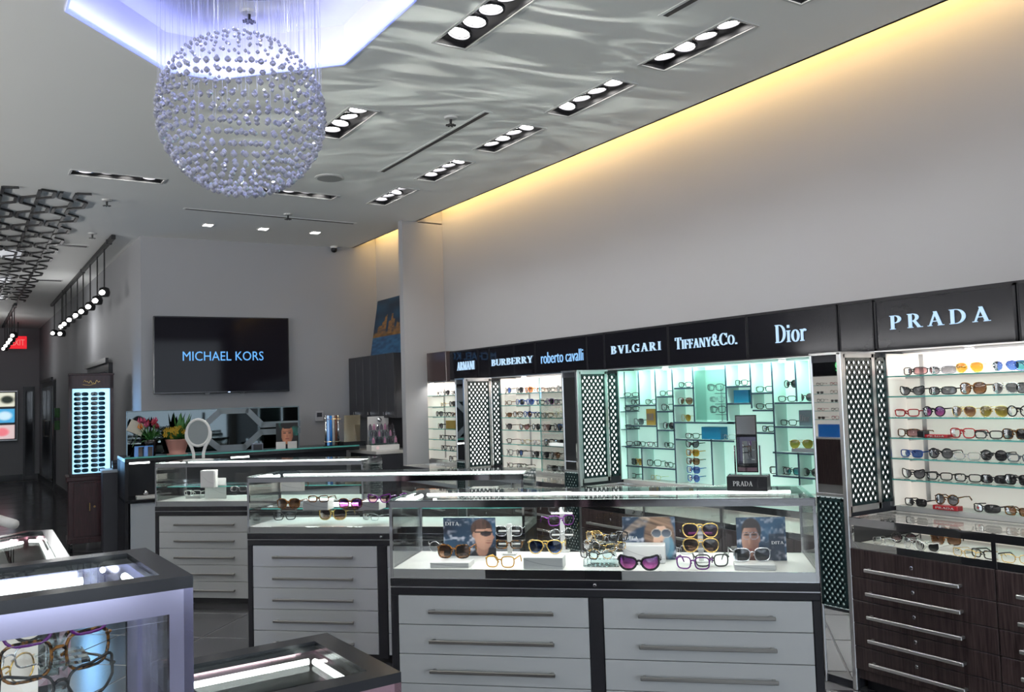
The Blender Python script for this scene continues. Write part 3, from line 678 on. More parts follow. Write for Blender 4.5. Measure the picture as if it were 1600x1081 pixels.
# ------------------------------------------------------------------ display wall: towers with mirrors and lit lattice
XT, XI = 3.775, 4.055
def lattice(parent, w_, h_, step, bar, m, x0=0., z0=0., y=0., t=.006):
    b = MB()
    sx, sz = step, step*1.25
    segs = []
    n = int((w_/sx+h_/sz))+3
    for k in range(-n, n+1):
        for sgn in (1, -1):
            # line z = sgn*(sz/sx)*(x) + k*sz*1.0
            sl = sgn*sz/sx; c = k*sz
            ts = []
            for x in (0, w_):
                z = sl*x+c
                if -1e-6 <= z <= h_+1e-6: ts.append((x, z))
            for z in (0, h_):
                x = (z-c)/sl
                if 1e-6 < x < w_-1e-6: ts.append((x, z))
            if len(ts) >= 2:
                ts = sorted(set((round(a, 5), round(q, 5)) for a, q in ts)); segs.append((ts[0], ts[-1]))
    for (a, q), (c, d) in segs:
        L = math.hypot(c-a, d-q)
        if L < .004: continue
        nx, nz = -(d-q)/L*bar/2, (c-a)/L*bar/2
        poly = [(x0+a+nx, z0+q+nz), (x0+c+nx, z0+d+nz), (x0+c-nx, z0+d-nz), (x0+a-nx, z0+q-nz)]
        b.prism(poly, y, y-t, 'y')
    e = .012
    for q in ((0, w_, 0, e), (0, w_, h_-e, h_), (0, e, 0, h_), (w_-e, w_, 0, h_)): b.box(x0+q[0], x0+q[1], y-t*1.1, y, z0+q[2], z0+q[3])
    return b.build('lattice', m, parent)
def tower(ys, yn, lab, i, low=True):
    t = thing('mirror_tower', lab, 'display column', (XT, ys, 0), 0, 'mirrored columns between the bays')
    D = yn-ys; zt = 1.68
    MB().box(.012, XW-XT-.004, .012, D, 0, zt-.004).build('carcass', DGREY, t)
    MB().box(0, .012, .02, D-.004, .96, zt-.05).build('mirror', MIRROR, t)
    MB().box(0, .012, .02, D-.004, .04, .37).build('mirror', MIRROR, t)
    b = MB().bbox(-.006, .02, -.006, .02, 0, zt, .003).bbox(-.006, .02, D-.012, D, 0, zt, .003).box(-.006, XI-XT, -.008, D, zt-.012, zt)
    b.build('edge_post', ALU, t)
    # lattice on the room side, low down
    p = put('lit_panel', MB().box(.002, .012, .02, D-.004, .385, .945).mesh('lit_panel', DIMLIT), t)
    h = bpy.data.objects.new('low', None)
    la = lattice(t, D-.03, .545, .032, .0125, LATB); la.location = (.0, D-.008, .392); la.rotation_euler = (0, 0, -PI/2)
    MB().box(-.008, .006, .02, D-.004, .945, .96).build('rail', ALU, t)
    # lattice on the camera side, above the counter
    W_ = XI-XT
    MB().box(.03, W_-.03, .004, .013, .9, zt-.03).build('lit_panel', BACKLIT, t)
    la = lattice(t, W_-.06, zt-.03-.9, .040, .0125, LATB, .03, .9, .003)
    b = MB()
    for q in ((0.02, .03, .87, zt-.01), (W_-.03, W_-.006, .87, zt-.01), (.02, W_-.01, .87, .9), (.02, W_-.01, zt-.03, zt-.01)): b.box(q[0], q[1], -.006, .012, q[2], q[3])
    b.build('lattice_frame', ALU, t)
    la = lattice(t, .085, zt-.03-.9, .040, .0125, LATB, W_+.004, .9, .003)
    MB().box(W_, W_+.09, .004, .013, .9, zt-.03).build('lit_panel', BACKLIT, t); MB().box(W_+.09, W_+.1, -.008, .012, .87, zt-.01).build('edge_trim', ALU, t)
    MB().box(W_+.1, XW-XT-.004, .0, .012, .87, zt-.01).build('side_panel', TEAL if i == 1 else CREAM, t)
    return t
T3S, T3N, T2S, T2N, T1S, T1N = 2.80, 2.985, 5.014, 5.20, 6.66, 6.825
tower(T3S, T3N, 'mirrored column with lit lattice beside the dark wood drawers', 0)
tower(T2S, T2N, 'mirrored lattice column left of the aqua-lit cubby bay', 1)
tower(T1S, T1N, 'narrow far lattice column nearest the wing wall', 2)

# ------------------------------------------------------------------ lower cabinets with glass counters
def counter(ys, yn, cols, lab, i):
    """cabinet under a bay: ys < y < yn; local x runs towards -Y (picture right)"""
    t = thing('drawer_cabinet', lab, 'cabinet', (XT, yn, 0), RW, 'cabinets under the display bays'); W_ = yn-ys; DP = XW-XT
    MB().box(.004, W_-.004, .012, DP-.01, .06, .70).build('carcass', WOOD, t)
    MB().box(.02, W_-.02, .06, DP-.02, 0, .06).build('plinth', CHAR, t)
    cw = W_/cols
    for c in range(cols):
        for k in range(5):
            zt = .690-.1135*k-(.030 if k == 0 else .03); zb = .70-.03-.1135*(k+1)-.02
            zt = .672-.1135*k; zb = zt-.110
            if k == 0: zt = .697
            d = MB().bbox(c*cw+.002, (c+1)*cw-.002, -.004, .014, zb, zt, .002).build('drawer', WOOD, t)
            a0, a1 = c*cw+.10, c*cw+.575*cw/.72; zh = .605-.113*k
            b = MB().bbox(a0, a1, -.040, -.028, zh-.008, zh+.008, .002).box(a0+.004, a0+.016, -.03, 0, zh-.006, zh+.006).box(a1-.016, a1-.004, -.03, 0, zh-.006, zh+.006)
            b.build('handle', SATIN, d)
            MB().lathe([(.009, 0), (.009, .006), (.006, .008)], 12).build('lock', CHROME, d).matrix_local = Matrix.Translation((c*cw+.335, -.004, zh+.042)) @ Matrix.Rotation(PI/2, 4, 'X')
    # glass counter
    MB().box(.0, W_, .0, DP-.01, .700, .715).build('deck', DECK, t)
    MB().box(.01, W_-.01, -.002, .004, .700, .732).build('mirror_strip', MIRROR, t)
    MB().box(.01, W_-.01, .0, .004, .732, .812).build('front_glass', GLASS, t)
    b = MB().box(0, W_, -.004, .016, .812, .850).box(0, .012, 0, DP-.02, .812, .850).box(W_-.012, W_, 0, DP-.02, .812, .850)
    for c in range(cols+1): x = min(max(c*cw-.010, 0), W_-.02); b.box(x, x+.02, -.003, .012, .70, .85)
    b.build('chrome_rail', CHROME, t)
    MB().box(.012, W_-.012, .016, .40, .838, .846).build('top_glass', GLASS, t)
    MB().box(.012, W_-.012, DP-.05, DP-.03, .715, .838).build('back_panel', CREAM, t)
    MB().box(0, W_, .40, DP-.01, .842, .872).build('ledge', mat('ledge_white', (.6, .59, .57), .25), t)
    MB().box(.06, W_-.06, .03, .045, .822, .832).build('led_strip', LED, t)
    return t
counter(1.355, T3S, 2, 'dark wood drawer cabinet with long chrome handles at the right', 0)
counter(T3N, T2S, 3, 'cabinet under the aqua-lit cubby bay behind the showcases', 1)
counter(T2N, T1S, 2, 'cabinet under the cream bay between two lattice columns', 2)
counter(T1N, 7.99, 1, 'cabinet under the narrow far cream bay', 3)

# ------------------------------------------------------------------ sign fascia
FB = thing('sign_fascia', 'long dark header box running over all the display bays', 'fascia', (XI, 7.90, 1.683), RW)
MB().box(0, 7.90-.9, .012, XW-XI-.004, 0, .268).build('box', DGREY, FB); MB().box(0, 7.90-.9, -.004, XW-XI-.004, .268, .276).build('top_edge', CHAR, FB)
MB().box(0, 7.90-.9, -.006, .05, -.006, .0).build('lower_edge', ALU, FB)
SLET = mat('sign_letter_white', (.12, .14, .16), .4, emit=(.50, .74, 1.0), es=.92); SBLUE = mat('sign_letter_blue', (.1, .12, .16), .4, emit=(.26, .56, 1.0), es=1.)
ysign = lambda px: at_x(px, 571-.0958*(px-703), XI).y
SIGNS = [(703, 748, 'ARMANI', 'a'), (749, 765, None, 0), (766, 837, 'BURBERRY', 'a'), (838, 918, 'roberto cavalli', 's'), (918.5, 945, None, 0), (946, 1045, 'BVLGARI', 'a'), (1046, 1168, 'TIFFANY&CO.', 'a'), (1169, 1310, 'Dior', 'a'), (1312, 1366, None, 0), (1368, 1590, 'PRADA', 'a'), (1592, 1720, None, 0)]
TXT = {'PRADA': (1391, 515, 1391, 493.5, 1549), 'Dior': (1212, 536, 1212, 508, 1262.5), 'TIFFANY&CO.': (1055, 546, 1055, 528, 1153), 'BVLGARI': (955, 553.5, 955, 541, 1033.5), 'BURBERRY': (768, 572, 768, 562, 832.5), 'ARMANI': (714.5, 579, 714.5, 566, 741.5), 'roberto cavalli': (845.5, 569.5, 845.5, 551, 911)}
SL = {'ARMANI': 'first lettered', 'BURBERRY': 'second lettered', 'roberto cavalli': 'third lettered, lower-case', 'BVLGARI': 'fourth lettered', 'TIFFANY&CO.': 'fifth lettered', 'Dior': 'sixth lettered, short-worded', 'PRADA': 'largest lettered'}
pl = 0
for a, b2, wd, kind in SIGNS:
    yl, yr = ysign(a), ysign(b2); W_ = yl-yr
    if wd: lab = 'glossy black sign panel with white letters, %s panel counted from the far end' % SL[wd]
    else:
        lab = 'plain glossy black header panel, %s blank one from the far end' % ORD[pl]; pl += 1
    t = thing('shop_sign', lab, 'sign', (XI, yl, 1.683), RW, 'header panels over the bays')
    MB().box(.003, W_-.003, -.006, .010, .006, .264).build('panel', SIGNB, t)
    fb = MB()
    e = .012 if wd == 'PRADA' else .007
    for q in ((0, W_, 0.002, e), (0, W_, .268-e, .268), (0, e, 0, .268), (W_-e, W_, 0, .268)): fb.box(q[0], q[1], -.010 if wd == 'PRADA' else -.008, 0, q[2], q[3])
    fb.build('frame', CHAR, t)
    if wd:
        x0, y0, x1, y1, xr = TXT[wd]; p0 = at_x(x0, y0, XI-.012); p1 = at_x(x1, y1, XI-.012); p2 = at_x(xr, y0-.06*(xr-x0), XI-.012)
        lx = yl-p0.y; lw = p0.y-p2.y; lz = p0.z-1.683; lh = p1.z-p0.z
        if kind == 's': sans_word(t, wd, lx, lz+.005, lw, lh*.95, SBLUE, -.007, .006, -.012)
        else: put_word(t, wd, lx, lz, lw, lh, SLET, -.007, .008, {1, 2, 3, 4, 5, 6, 9} if 'TIFF' in wd else None, .026 if wd == 'PRADA' else (.012 if wd == 'BVLGARI' else 0.))
# brown end box of the fascia
ye0, ye1 = at_x(667, 575, XI-.05).y, at_x(701, 572, XI-.05).y
t = thing('fascia_end_box', 'brown glossy box closing the far end of the sign header', 'box', (XI-.05, ye0, 1.665), RW)
MB().bbox(0, (ye0-ye1)*.88, 0, .32, 0, .30, .004).build('box', mat('brown_gloss', (.055, .038, .038), .12), t); MB().box(.0, (ye0-ye1)*.86, -.004, .0, .0, .012).build('lower_edge', ALU, t)

# ------------------------------------------------------------------ bays: back panels, glass shelves, light
XS = 4.135
def bay(ys, yn, zs, pm, lab, col, power, std):
    t = thing('display_bay', lab, 'display bay', (XW, yn, .872), RW, 'lit bays of the display wall'); W_ = yn-ys
    MB().box(.0, W_, -.014, -.004, 0, .80).build('back_panel', pm, t)
    for i, z in enumerate(zs):
        s = MB().bbox(.012, W_-.006, XS-XW, -.018, z-.872-.007, z-.872, .001).build('shelf', SHELFG, t)
        MB().box(.012, W_-.006, XS-XW-.0015, XS-XW+.001, z-.872-.0072, z-.872-.0002).build('glass_edge', GEDGE, s)
        for x in [q for q in std if q < W_]: MB().box(x-.006, x+.006, XS-XW+.04, -.016, z-.872-.016, z-.872-.008).build('bracket', ALU, s)
    for x in [q for q in std if q < W_]:
        b = MB().box(x-.012, x+.012, -.018, -.014, .02, .79).build('shelf_standard', ALU, t)
    n = max(1, int(W_/.7))
    for k in range(n):
        MB().lathe([(.02, .0), (.02, -.012), (.014, -.014)], 12, (W_*(k+.5)/n, XS-XW+.03, .80)).build('spot_lamp', LAMP, t)
    area('bay_light', (4.17, (ys+yn)/2, 1.668), W_*.92, power*W_, col, (.3, 0, -1), .08)
    return t
def zsh(px, rows): return [at_x(px, py, XS).z for py in rows]
ZA = zsh(1387, [587.6, 618.9, 651.7, 683.2, 714.7, 747.0])
ZCc = zsh(778, [480+.2775*q for q in (487, 553, 620, 688, 765, 832)])
ZD = zsh(678, [480+.2775*q for q in (497, 560, 615, 683, 742, 800)])
bay(1.0, T3S, ZA, CREAM, 'cream-lit shelf bay under the largest white sign', (1, .95, .88), 6, (.10, .95, 1.6))
bay(T2N, T1S, ZCc, CREAM, 'cream-lit shelf bay between the two left lattice columns', (1, .95, .88), 6, (.22, .95))
bay(T1N, 8.42, ZD, CREAM, 'narrow cream-lit shelf bay beside the wing wall', (1, .95, .88), 6, (.38,))
bay(T3N, T2S, [], TEAL, 'aqua-lit bay divided into irregular cubbies', (.62, 1, .86), 5, ())
MB().box(4.112, XW, 8.42, 8.44, .86, 1.70).build('side_panel', CREAM, bpy.data.objects['display_bay.002']).matrix_parent_inverse = (Matrix.Translation((XW, 8.42, .872)) @ Matrix.Rotation(RW, 4, 'Z')).inverted()
GP = pane('bay_door_glass', (.97, .985, .98), .55)
for (px, ya, yb, nm) in ((844, 5.21, 6.63, 'sliding glass door pane before the cream bay between lattice columns'),):
    y_ = at_x(px, 650, 4.11).y; t = thing('sliding_glass_door', nm, 'glass door', (4.11, y_, .875), RW)
    MB().box(0, y_-ya, 0, .004, 0, .78).build('pane', GP, t); MB().box(-.002, .001, -.001, .005, 0, .78).build('edge', GEDGE, t)

# glasses on the plain bays: (zoom-free picture column, shelf, style, frame, lens)
BAYN = {'A': 'rightmost cream bay', 'C': 'cream bay between lattice columns', 'D': 'narrow far cream bay', 'B': 'aqua cubby bay'}
def shelf_items(bk, zs, items, zbase, shift=.06):
    cnt = {}
    for px, sh, st, fr, ln in items:
        z = zs[sh] if sh < len(zs) else zbase
        cnt[sh] = cnt.get(sh, 0)+1
        p = CAM+ray(px, 0)*0
        # find the point at that column on the shelf plane
        d0 = at_x(px, 600, XS+shift-.02); py = proj((XS+shift-.02, d0.y, z))[1]; d = at_x(px, py, XS+shift-.02)
        row = ('top' if sh == 0 else ORD[sh]) if sh < len(zs) else 'bottom'
        glasses((XS+shift, d.y, z+.0005), RW+.12*math.sin(px*3.1), st, fr, ln, ', %s along the %s shelf of the %s' % (ORD[cnt[sh]-1], row, BAYN[bk]), 'eyewear in the '+BAYN[bk], k=.98)
zA = lambda x: 1250+x*.342
A_ = [(505, 0, 'wrap', 'black', 'pink'), (632, 0, 'wrap', 'grey', 'grey'), (762, 0, 'aviator', 'gold', 'amber'), (925, 0, 'aviator', 'silver', 'blue'), (1040, 0, 'square', 'blue', 'teal'),
 (500, 1, 'cat', 'black', 'grey'), (632, 1, 'wrap', 'black', 'grey'), (777, 1, 'big', 'brown', 'brown'), (925, 1, 'aviator', 'silver', 'grey'), (1045, 1, 'square', 'black', 'grey'),
 (477, 2, 'rect', 'red', 'clear'), (600, 2, 'round', 'black', 'purple'), (735, 2, 'aviator', 'gold', 'brown'), (875, 2, 'aviator', 'gold', 'olive'), (990, 2, 'round', 'black', 'clear'),
 (475, 3, 'wrap', 'brown', 'pink'), (730, 3, 'square', 'red', 'clear'), (850, 3, 'rect', 'black', 'clear'), (972, 3, 'square', 'brown', 'dark'),
 (497, 4, 'rect', 'blue', 'blue'), (632, 4, 'round', 'black', 'grey'), (750, 4, 'rect', 'silver', 'clear'), (875, 4, 'round', 'black', 'dark'), (1000, 4, 'rect', 'grey', 'clear'),
 (505, 5, 'cat', 'black', 'grey'), (625, 5, 'rect', 'black', 'clear'), (755, 5, 'rect', 'black', 'clear'), (875, 5, 'wrap', 'black', 'dark'), (985, 5, 'square', 'black', 'dark'),
 (515, 9, 'rect', 'black', 'dark'), (830, 9, 'wrap', 'black', 'dark'), (985, 9, 'rect', 'brown', 'brown')]
shelf_items('A', ZA, [(zA(a), *q) for a, *q in A_], .8725)
zC = lambda x: 600+x*.2776
C_ = [(683, 0, 'round', 'black', 'blue'), (750, 0, 'square', 'black', 'dark'), (802, 0, 'square', 'orange', 'brown'), (868, 0, 'rect', 'brown', 'clear'), (925, 0, 'rect', 'black', 'clear'), (982, 0, 'square', 'grey', 'clear'),
 (680, 1, 'rect', 'brown', 'clear'), (752, 1, 'square', 'blue', 'dark'), (808, 1, 'square', 'blue', 'blue'), (866, 1, 'rect', 'black', 'clear'), (918, 1, 'square', 'purple', 'dark'), (972, 1, 'rect', 'black', 'clear'),
 (682, 2, 'rect', 'brown', 'brown'), (740, 2, 'square', 'brown', 'clear'), (796, 2, 'round', 'blue', 'brown'), (853, 2, 'rect', 'black', 'clear'), (908, 2, 'rect', 'grey', 'clear'), (970, 2, 'round', 'gold', 'clear'),
 (682, 3, 'square', 'black', 'grey'), (776, 3, 'cat', 'brown', 'pink'), (843, 3, 'round', 'black', 'dark'), (903, 3, 'square', 'black', 'dark'), (962, 3, 'big', 'black', 'dark'),
 (680, 4, 'rect', 'black', 'clear'), (782, 4, 'rect', 'gold', 'clear'), (845, 4, 'rect', 'silver', 'clear'), (915, 4, 'square', 'black', 'clear'), (972, 4, 'square', 'black', 'dark'),
 (690, 5, 'square', 'grey', 'clear'), (750, 5, 'round', 'black', 'blue'), (838, 5, 'square', 'black', 'dark'), (890, 5, 'square', 'black', 'dark'), (950, 5, 'round', 'brown', 'brown'),
 (690, 9, 'rect', 'black', 'clear'), (760, 9, 'rect', 'black', 'clear'), (930, 9, 'square', 'black', 'dark'), (985, 9, 'square', 'black', 'grey')]
shelf_items('C', ZCc, [(zC(a), *q) for a, *q in C_], .8725)
D_ = [(297, 0, 'rect', 'black', 'clear'), (340, 0, 'square', 'black', 'dark'), (385, 0, 'rect', 'black', 'clear'), (320, 1, 'rect', 'gold', 'clear'), (372, 1, 'square', 'black', 'dark'),
 (300, 2, 'square', 'black', 'grey'), (348, 2, 'rect', 'black', 'clear'), (388, 2, 'rect', 'brown', 'brown'), (305, 3, 'square', 'black', 'grey'), (312, 4, 'rect', 'black', 'clear'), (365, 4, 'rect', 'black', 'clear'), (325, 5, 'rect', 'black', 'clear'), (370, 5, 'rect', 'grey', 'clear'), (375, 9, 'big', 'black', 'clear')]
shelf_items('D', ZD, [(zC(a), *q) for a, *q in D_], .8725)
# small brand blocks among the shelves
REDM = mat('red_block', (.45, .01, .02), .3); GOLDM = mat('gold_card', (.42, .28, .06), .35, .3)
def block(px0, px1, py0, py1, x, m, lab, name='display_block', dep=.05, word=None, wm=None):
    p0 = at_x(px0, py1, x); p1 = at_x(px1, py1, x); p2 = at_x(px0, py0, x); W_ = p0.y-p1.y; H_ = p2.z-p0.z
    t = thing(name, lab, 'display block', (x, p0.y, p0.z), RW)
    MB().bbox(0, W_, 0, dep, 0, H_, .002).build('block', m, t)
    if word: put_word(t, word, W_*.12, H_*.3, W_*.76, H_*.42, wm, -.0005, .002)
    return t
t = block(zA(567), zA(672), 430+705*.342, 430+719*.342, 4.18, REDM, 'slim red block lettered in white on the fourth shelf of the right bay', word='PRADA', wm=WHITE)
t.location.z = ZA[3]+.001
t = block(zA(535), zA(567), 430+708*.342, 430+737*.342, 4.18, BLACK, 'small black block beside the red lettered block in the right bay'); t.location.z = ZA[3]+.001
t = block(zA(605), zA(718), 430+1040*.342, 430+1060*.342, 4.16, REDM, 'red lettered block on the counter ledge of the right bay', word='PRADA', wm=WHITE); t.location.z = .8725
glasses((4.185, at_x(zA(665), 780, 4.18).y, t.location.z+.022), RW, 'round', 'brown', 'grey', ' resting on the red block of the right counter ledge', 'eyewear in the rightmost cream bay')
t = block(zC(348), zC(397), 480+635*.2775, 480+680*.2775, 4.19, GOLDM, 'gold display card on the fourth shelf of the far narrow bay'); t.location.z = ZD[3]+.001
t = block(zC(928), zC(985), 480+745*.2775, 480+760*.2775, 4.15, emis('lit_white_block', (1, 1, 1), 1.2), 'small glowing white block on a shelf left of the aqua bay'); t.location.z = ZCc[4]+.001

# ------------------------------------------------------------------ aqua bay cubbies
XB = 4.205
zB = lambda x, y: (880+x*.2875, 480+y*.2875)
bx = at_x(*zB(300, 965), XB)
CUB = mat('slate_blue_board', (.02, .045, .075), .35, var=.1)
cb_ = thing('cubby_shelving', 'slate boards forming irregular cubbies inside the aqua-lit bay', 'shelving', (0, 0, 0))
def vline(x0, y0, y1, w_=.011):
    p, q = at_x(*zB(x0, y0), XB), at_x(*zB(x0+(y1-y0)*.022, y1), XB)
    if y0 < 370: p.z = 1.665
    MB().box(XB, XW-.015, (p.y+q.y)/2-w_/2, (p.y+q.y)/2+w_/2, max(q.z, .873), p.z).build('divider', AQUAB, cb_); MB().box(XB-.003, XB, (p.y+q.y)/2-w_/2, (p.y+q.y)/2+w_/2, max(q.z, .873), p.z).build('divider_edge', CUB, cb_)
def hline(x0, x1, y, w_=.011, y2=None):
    p, q = at_x(*zB(x0, y), XB), at_x(*zB(x1, y2 if y2 else y+(x1-x0)*(y-560)*.00016), XB); z = (p.z+q.z)/2
    MB().box(XB, XW-.015, q.y, p.y, z-w_, z).build('shelf', AQUAB, cb_); MB().box(XB-.003, XB, q.y, p.y, z-w_, z).build('shelf_edge', CUB, cb_); return z
vline(337, 365, 955, .006)
for a in ((410, 357, 526), (502, 352, 760), (597, 345, 968), (706, 337, 622), (884, 325, 618), (1018, 318, 550), (1140, 308, 912), (1263, 300, 512), (808, 718, 968), (428, 760, 955), (1280, 790, 968)): vline(*a)
HZ = {}
for k, a in enumerate(((337, 505, 530), (340, 510, 640), (337, 605, 757), (510, 600, 483), (510, 603, 563), (512, 608, 664), (604, 712, 437), (604, 714, 530), (606, 930, 622), (890, 1020, 428), (892, 1020, 520), (1025, 1142, 463), (1030, 1145, 556), (1035, 1150, 678), (1150, 1365, 516), (1150, 1365, 645), (612, 930, 715), (1140, 1370, 785), (337, 612, 860), (1140, 1370, 912), (892, 1145, 622))): HZ[k] = hline(*a)
# little return shelves on the side panel of the left column
for k, y in enumerate((490, 565, 660, 750)):
    p = at_x(*zB(292, y), 4.2); MB().box(4.165, 4.31, T2S-.05, T2S-.002, p.z-.006, p.z).build('return_shelf', CUB, cb_)
LIGHTC = pane('cubby_glass', (.85, .97, .95), .6)
MB().box(4.20, 4.204, at_x(*zB(880, 450), 4.2).y, at_x(*zB(714, 450), 4.2).y, at_x(*zB(800, 612), 4.2).z, 1.64).build('glass_front', LIGHTC, cb_)
Bt = []
def bg(x, y, st, fr, ln, lab, sup=None, xx=4.245, k=.9):
    p = at_x(*zB(x, y), xx); z = p.z
    if sup is not None: z = sup
    glasses((xx, p.y, z+.0006), RW+.25*math.sin(x), st, fr, ln, lab, 'eyewear in the aqua cubby bay', k=k)
cnt = 0
BG = [(393, 528, 'rect', 'black', 'clear', 0, ' in the upper left cubby of the aqua bay'), (478, 528, 'rect', 'black', 'clear', 0, ' in the second upper cubby of the aqua bay'),
 (560, 483, 'rect', 'black', 'clear', 3, ' high in the third cubby column of the aqua bay'), (568, 563, 'square', 'black', 'clear', 4, ' second down in the third cubby column of the aqua bay'), (572, 664, 'round', 'black', 'dark', 5, ' third down in the third cubby column of the aqua bay'), (570, 757, 'rect', 'black', 'clear', 2, ' low in the third cubby column of the aqua bay'),
 (408, 640, 'square', 'grey', 'grey', 1, ' beside the gold card in the aqua bay'), (420, 757, 'rect', 'black', 'clear', 2, ' below the gold card in the aqua bay'), (492, 757, 'rect', 'grey', 'clear', 2, ' below and right of the gold card in the aqua bay'),
 (330+40, 860, 'square', 'black', 'grey', 18, ' at the lower left shelf end of the aqua bay'), (425-18, 860, 'round', 'amber', 'amber', 18, ' beside black sunglasses low in the aqua bay'), (492, 860, 'square', 'black', 'clear', 18, ' third on the low left shelf of the aqua bay'), (570, 860, 'rect', 'black', 'clear', 18, ' fourth on the low left shelf of the aqua bay'),
 (370, 952, 'rect', 'black', 'clear', -1, ' on the left counter ledge of the aqua bay'), (500, 952, 'rect', 'gold', 'clear', -1, ' second on the counter ledge of the aqua bay'),
 (660, 437, 'rect', 'black', 'clear', 6, ' on the highest central cubby of the aqua bay'), (662, 530, 'aviator', 'brown', 'brown', 7, ' in the central cubby of the aqua bay'), (664, 622, 'aviator', 'gold', 'amber', 8, ' under the brown aviators of the aqua bay'),
 (825, 455, 'square', 'black', 'clear', None, ' on the rod of the glass-fronted aqua cubby, uppermost'), (832, 515, 'rect', 'silver', 'clear', None, ' on the rod of the glass-fronted aqua cubby, middle'), (838, 575, 'square', 'black', 'clear', None, ' on the rod of the glass-fronted aqua cubby, lowest'),
 (965, 428, 'rect', 'black', 'clear', 9, ' above the upper blue box in the aqua bay'), (1095, 463, 'rect', 'black', 'clear', 11, ' top of the narrow column near the right of the aqua bay'), (1095, 556, 'rect', 'black', 'clear', 12, ' second down the narrow right column of the aqua bay'), (1110, 678, 'rect', 'black', 'clear', 13, ' behind the standing counter mirror in the aqua bay'),
 (1235, 440, 'round', 'black', 'dark', None, ' hanging in the upper right aqua cubby'), (1215, 516, 'rect', 'black', 'clear', 14, ' on the upper right shelf of the aqua bay'), (1315, 516, 'round', 'black', 'dark', 14, ' far right on the upper shelf of the aqua bay'),
 (1222, 645, 'rect', 'black', 'clear', 15, ' beside the grey lettered block in the aqua bay'), (1170, 912, 'square', 'black', 'clear', 19, ' low right, left of the teal pair in the aqua bay'), (1245, 912, 'square', 'black', 'teal', 19, ' low right shelf of the aqua bay'), (1345, 912, 'round', 'black', 'dark', 19, ' lowest far right in the aqua bay'),
 (700, 715, 'rect', 'black', 'clear', 16, ' left of the lower blue box in the aqua bay'), (895, 715, 'rect', 'silver', 'clear', 16, ' right of the lower blue box in the aqua bay')]
for x, y, st, fr, ln, s, lab in BG: bg(x, y, st, fr, ln, lab, (.873 if s == -1 else HZ[s]) if s is not None else None)
for k, (y, w1) in enumerate(((490, ''), (565, ''), (660, ''), (750, ''))):
    p = at_x(*zB(292, y), 4.2); glasses((4.235, T2S-.055, p.z+.0006), RW+.9, 'rect', 'black', 'clear', ' on the %s little side shelf of the aqua bay' % ORD[k], 'eyewear in the aqua cubby bay', k=.8)
# rod stands
ps = at_x(*zB(712, 950), 4.26)
t = thing('eyewear_rod', 'slim chrome rod stand holding five stacked sunglasses in the aqua bay', 'display stand', (4.27, ps.y, .873))
MB().lathe([(.03, 0), (.03, .006), (.004, .008), (.004, .33), (.001, .334)], 12).build('rod', CHROME, t)
b = MB()
for k, (fr, ln, st, w1) in enumerate((('blue', 'blue', 'round', 'bottom'), ('blue', 'blue', 'square', 'second lowest'), ('brown', 'brown', 'square', 'middle'), ('amber', 'amber', 'square', 'second highest'), ('black', 'grey', 'cat', 'top'))):
    MB().box(-.016, 0, -.02, .02, .035+k*.058, .04+k*.058).build('rest', CHROME, t)
    glasses((4.25, ps.y, .873+.012+k*.058), RW, st, fr, ln, ', %s of the five stacked on the rod in the aqua bay' % w1, 'stacked sunglasses in the aqua bay', k=.92)
ps = at_x(*zB(856, 610), 4.26); t = thing('eyewear_rod', 'slim chrome rod stand inside the glass-fronted aqua cubby', 'display stand', (4.275, ps.y, HZ[8]))
MB().lathe([(.025, 0), (.025, .005), (.004, .007), (.004, .24), (.001, .243)], 12).build('rod', CHROME, t)
for k in range(3): MB().box(-.01, .0, -.05, .05, .045+k*.07, .049+k*.07).build('rest', CHROME, t)
BLUEB = mat('turquoise_box', (.0, .16, .30), .35)
def cub(x0, x1, y0, y1, m, lab, sup, word=None, dep=.07):
    t = block(*[v for v in (zB(x0, y0)[0], zB(x1, y0)[0], zB(x0, y0)[1], zB(x1, y1)[1])], 4.225, m, lab, 'gift_box', dep, word, mat('grey_print', (.25, .25, .27), .5)); t.location.z = sup+.0005; return t
cub(927, 1008, 447, 516, BLUEB, 'turquoise box in the upper cubby of the aqua bay', HZ[10])
cub(752, 855, 645, 712, BLUEB, 'wide turquoise box on the middle shelf of the aqua bay', HZ[16])
cub(452, 500, 548, 636, GOLDM, 'upright gold card in the left cubbies of the aqua bay', HZ[1], 'BVLGARI', .012)
cub(1282, 1350, 557, 643, mat('grey_card', (.10, .15, .18), .4), 'grey lettered block in the right cubbies of the aqua bay', HZ[15], 'Dior')
t = cub(1240, 1362, 762, 782, mat('grey_plinth', (.16, .17, .19), .4), 'low grey plinth in the lower right aqua cubby', HZ[17]); p = at_x(*zB(1285, 760), 4.23)
glasses((4.245, p.y, HZ[17]+.022*.95), RW+.5, 'aviator', 'gold', 'olive', ' tilted on the low grey plinth of the aqua bay', 'eyewear in the aqua cubby bay')

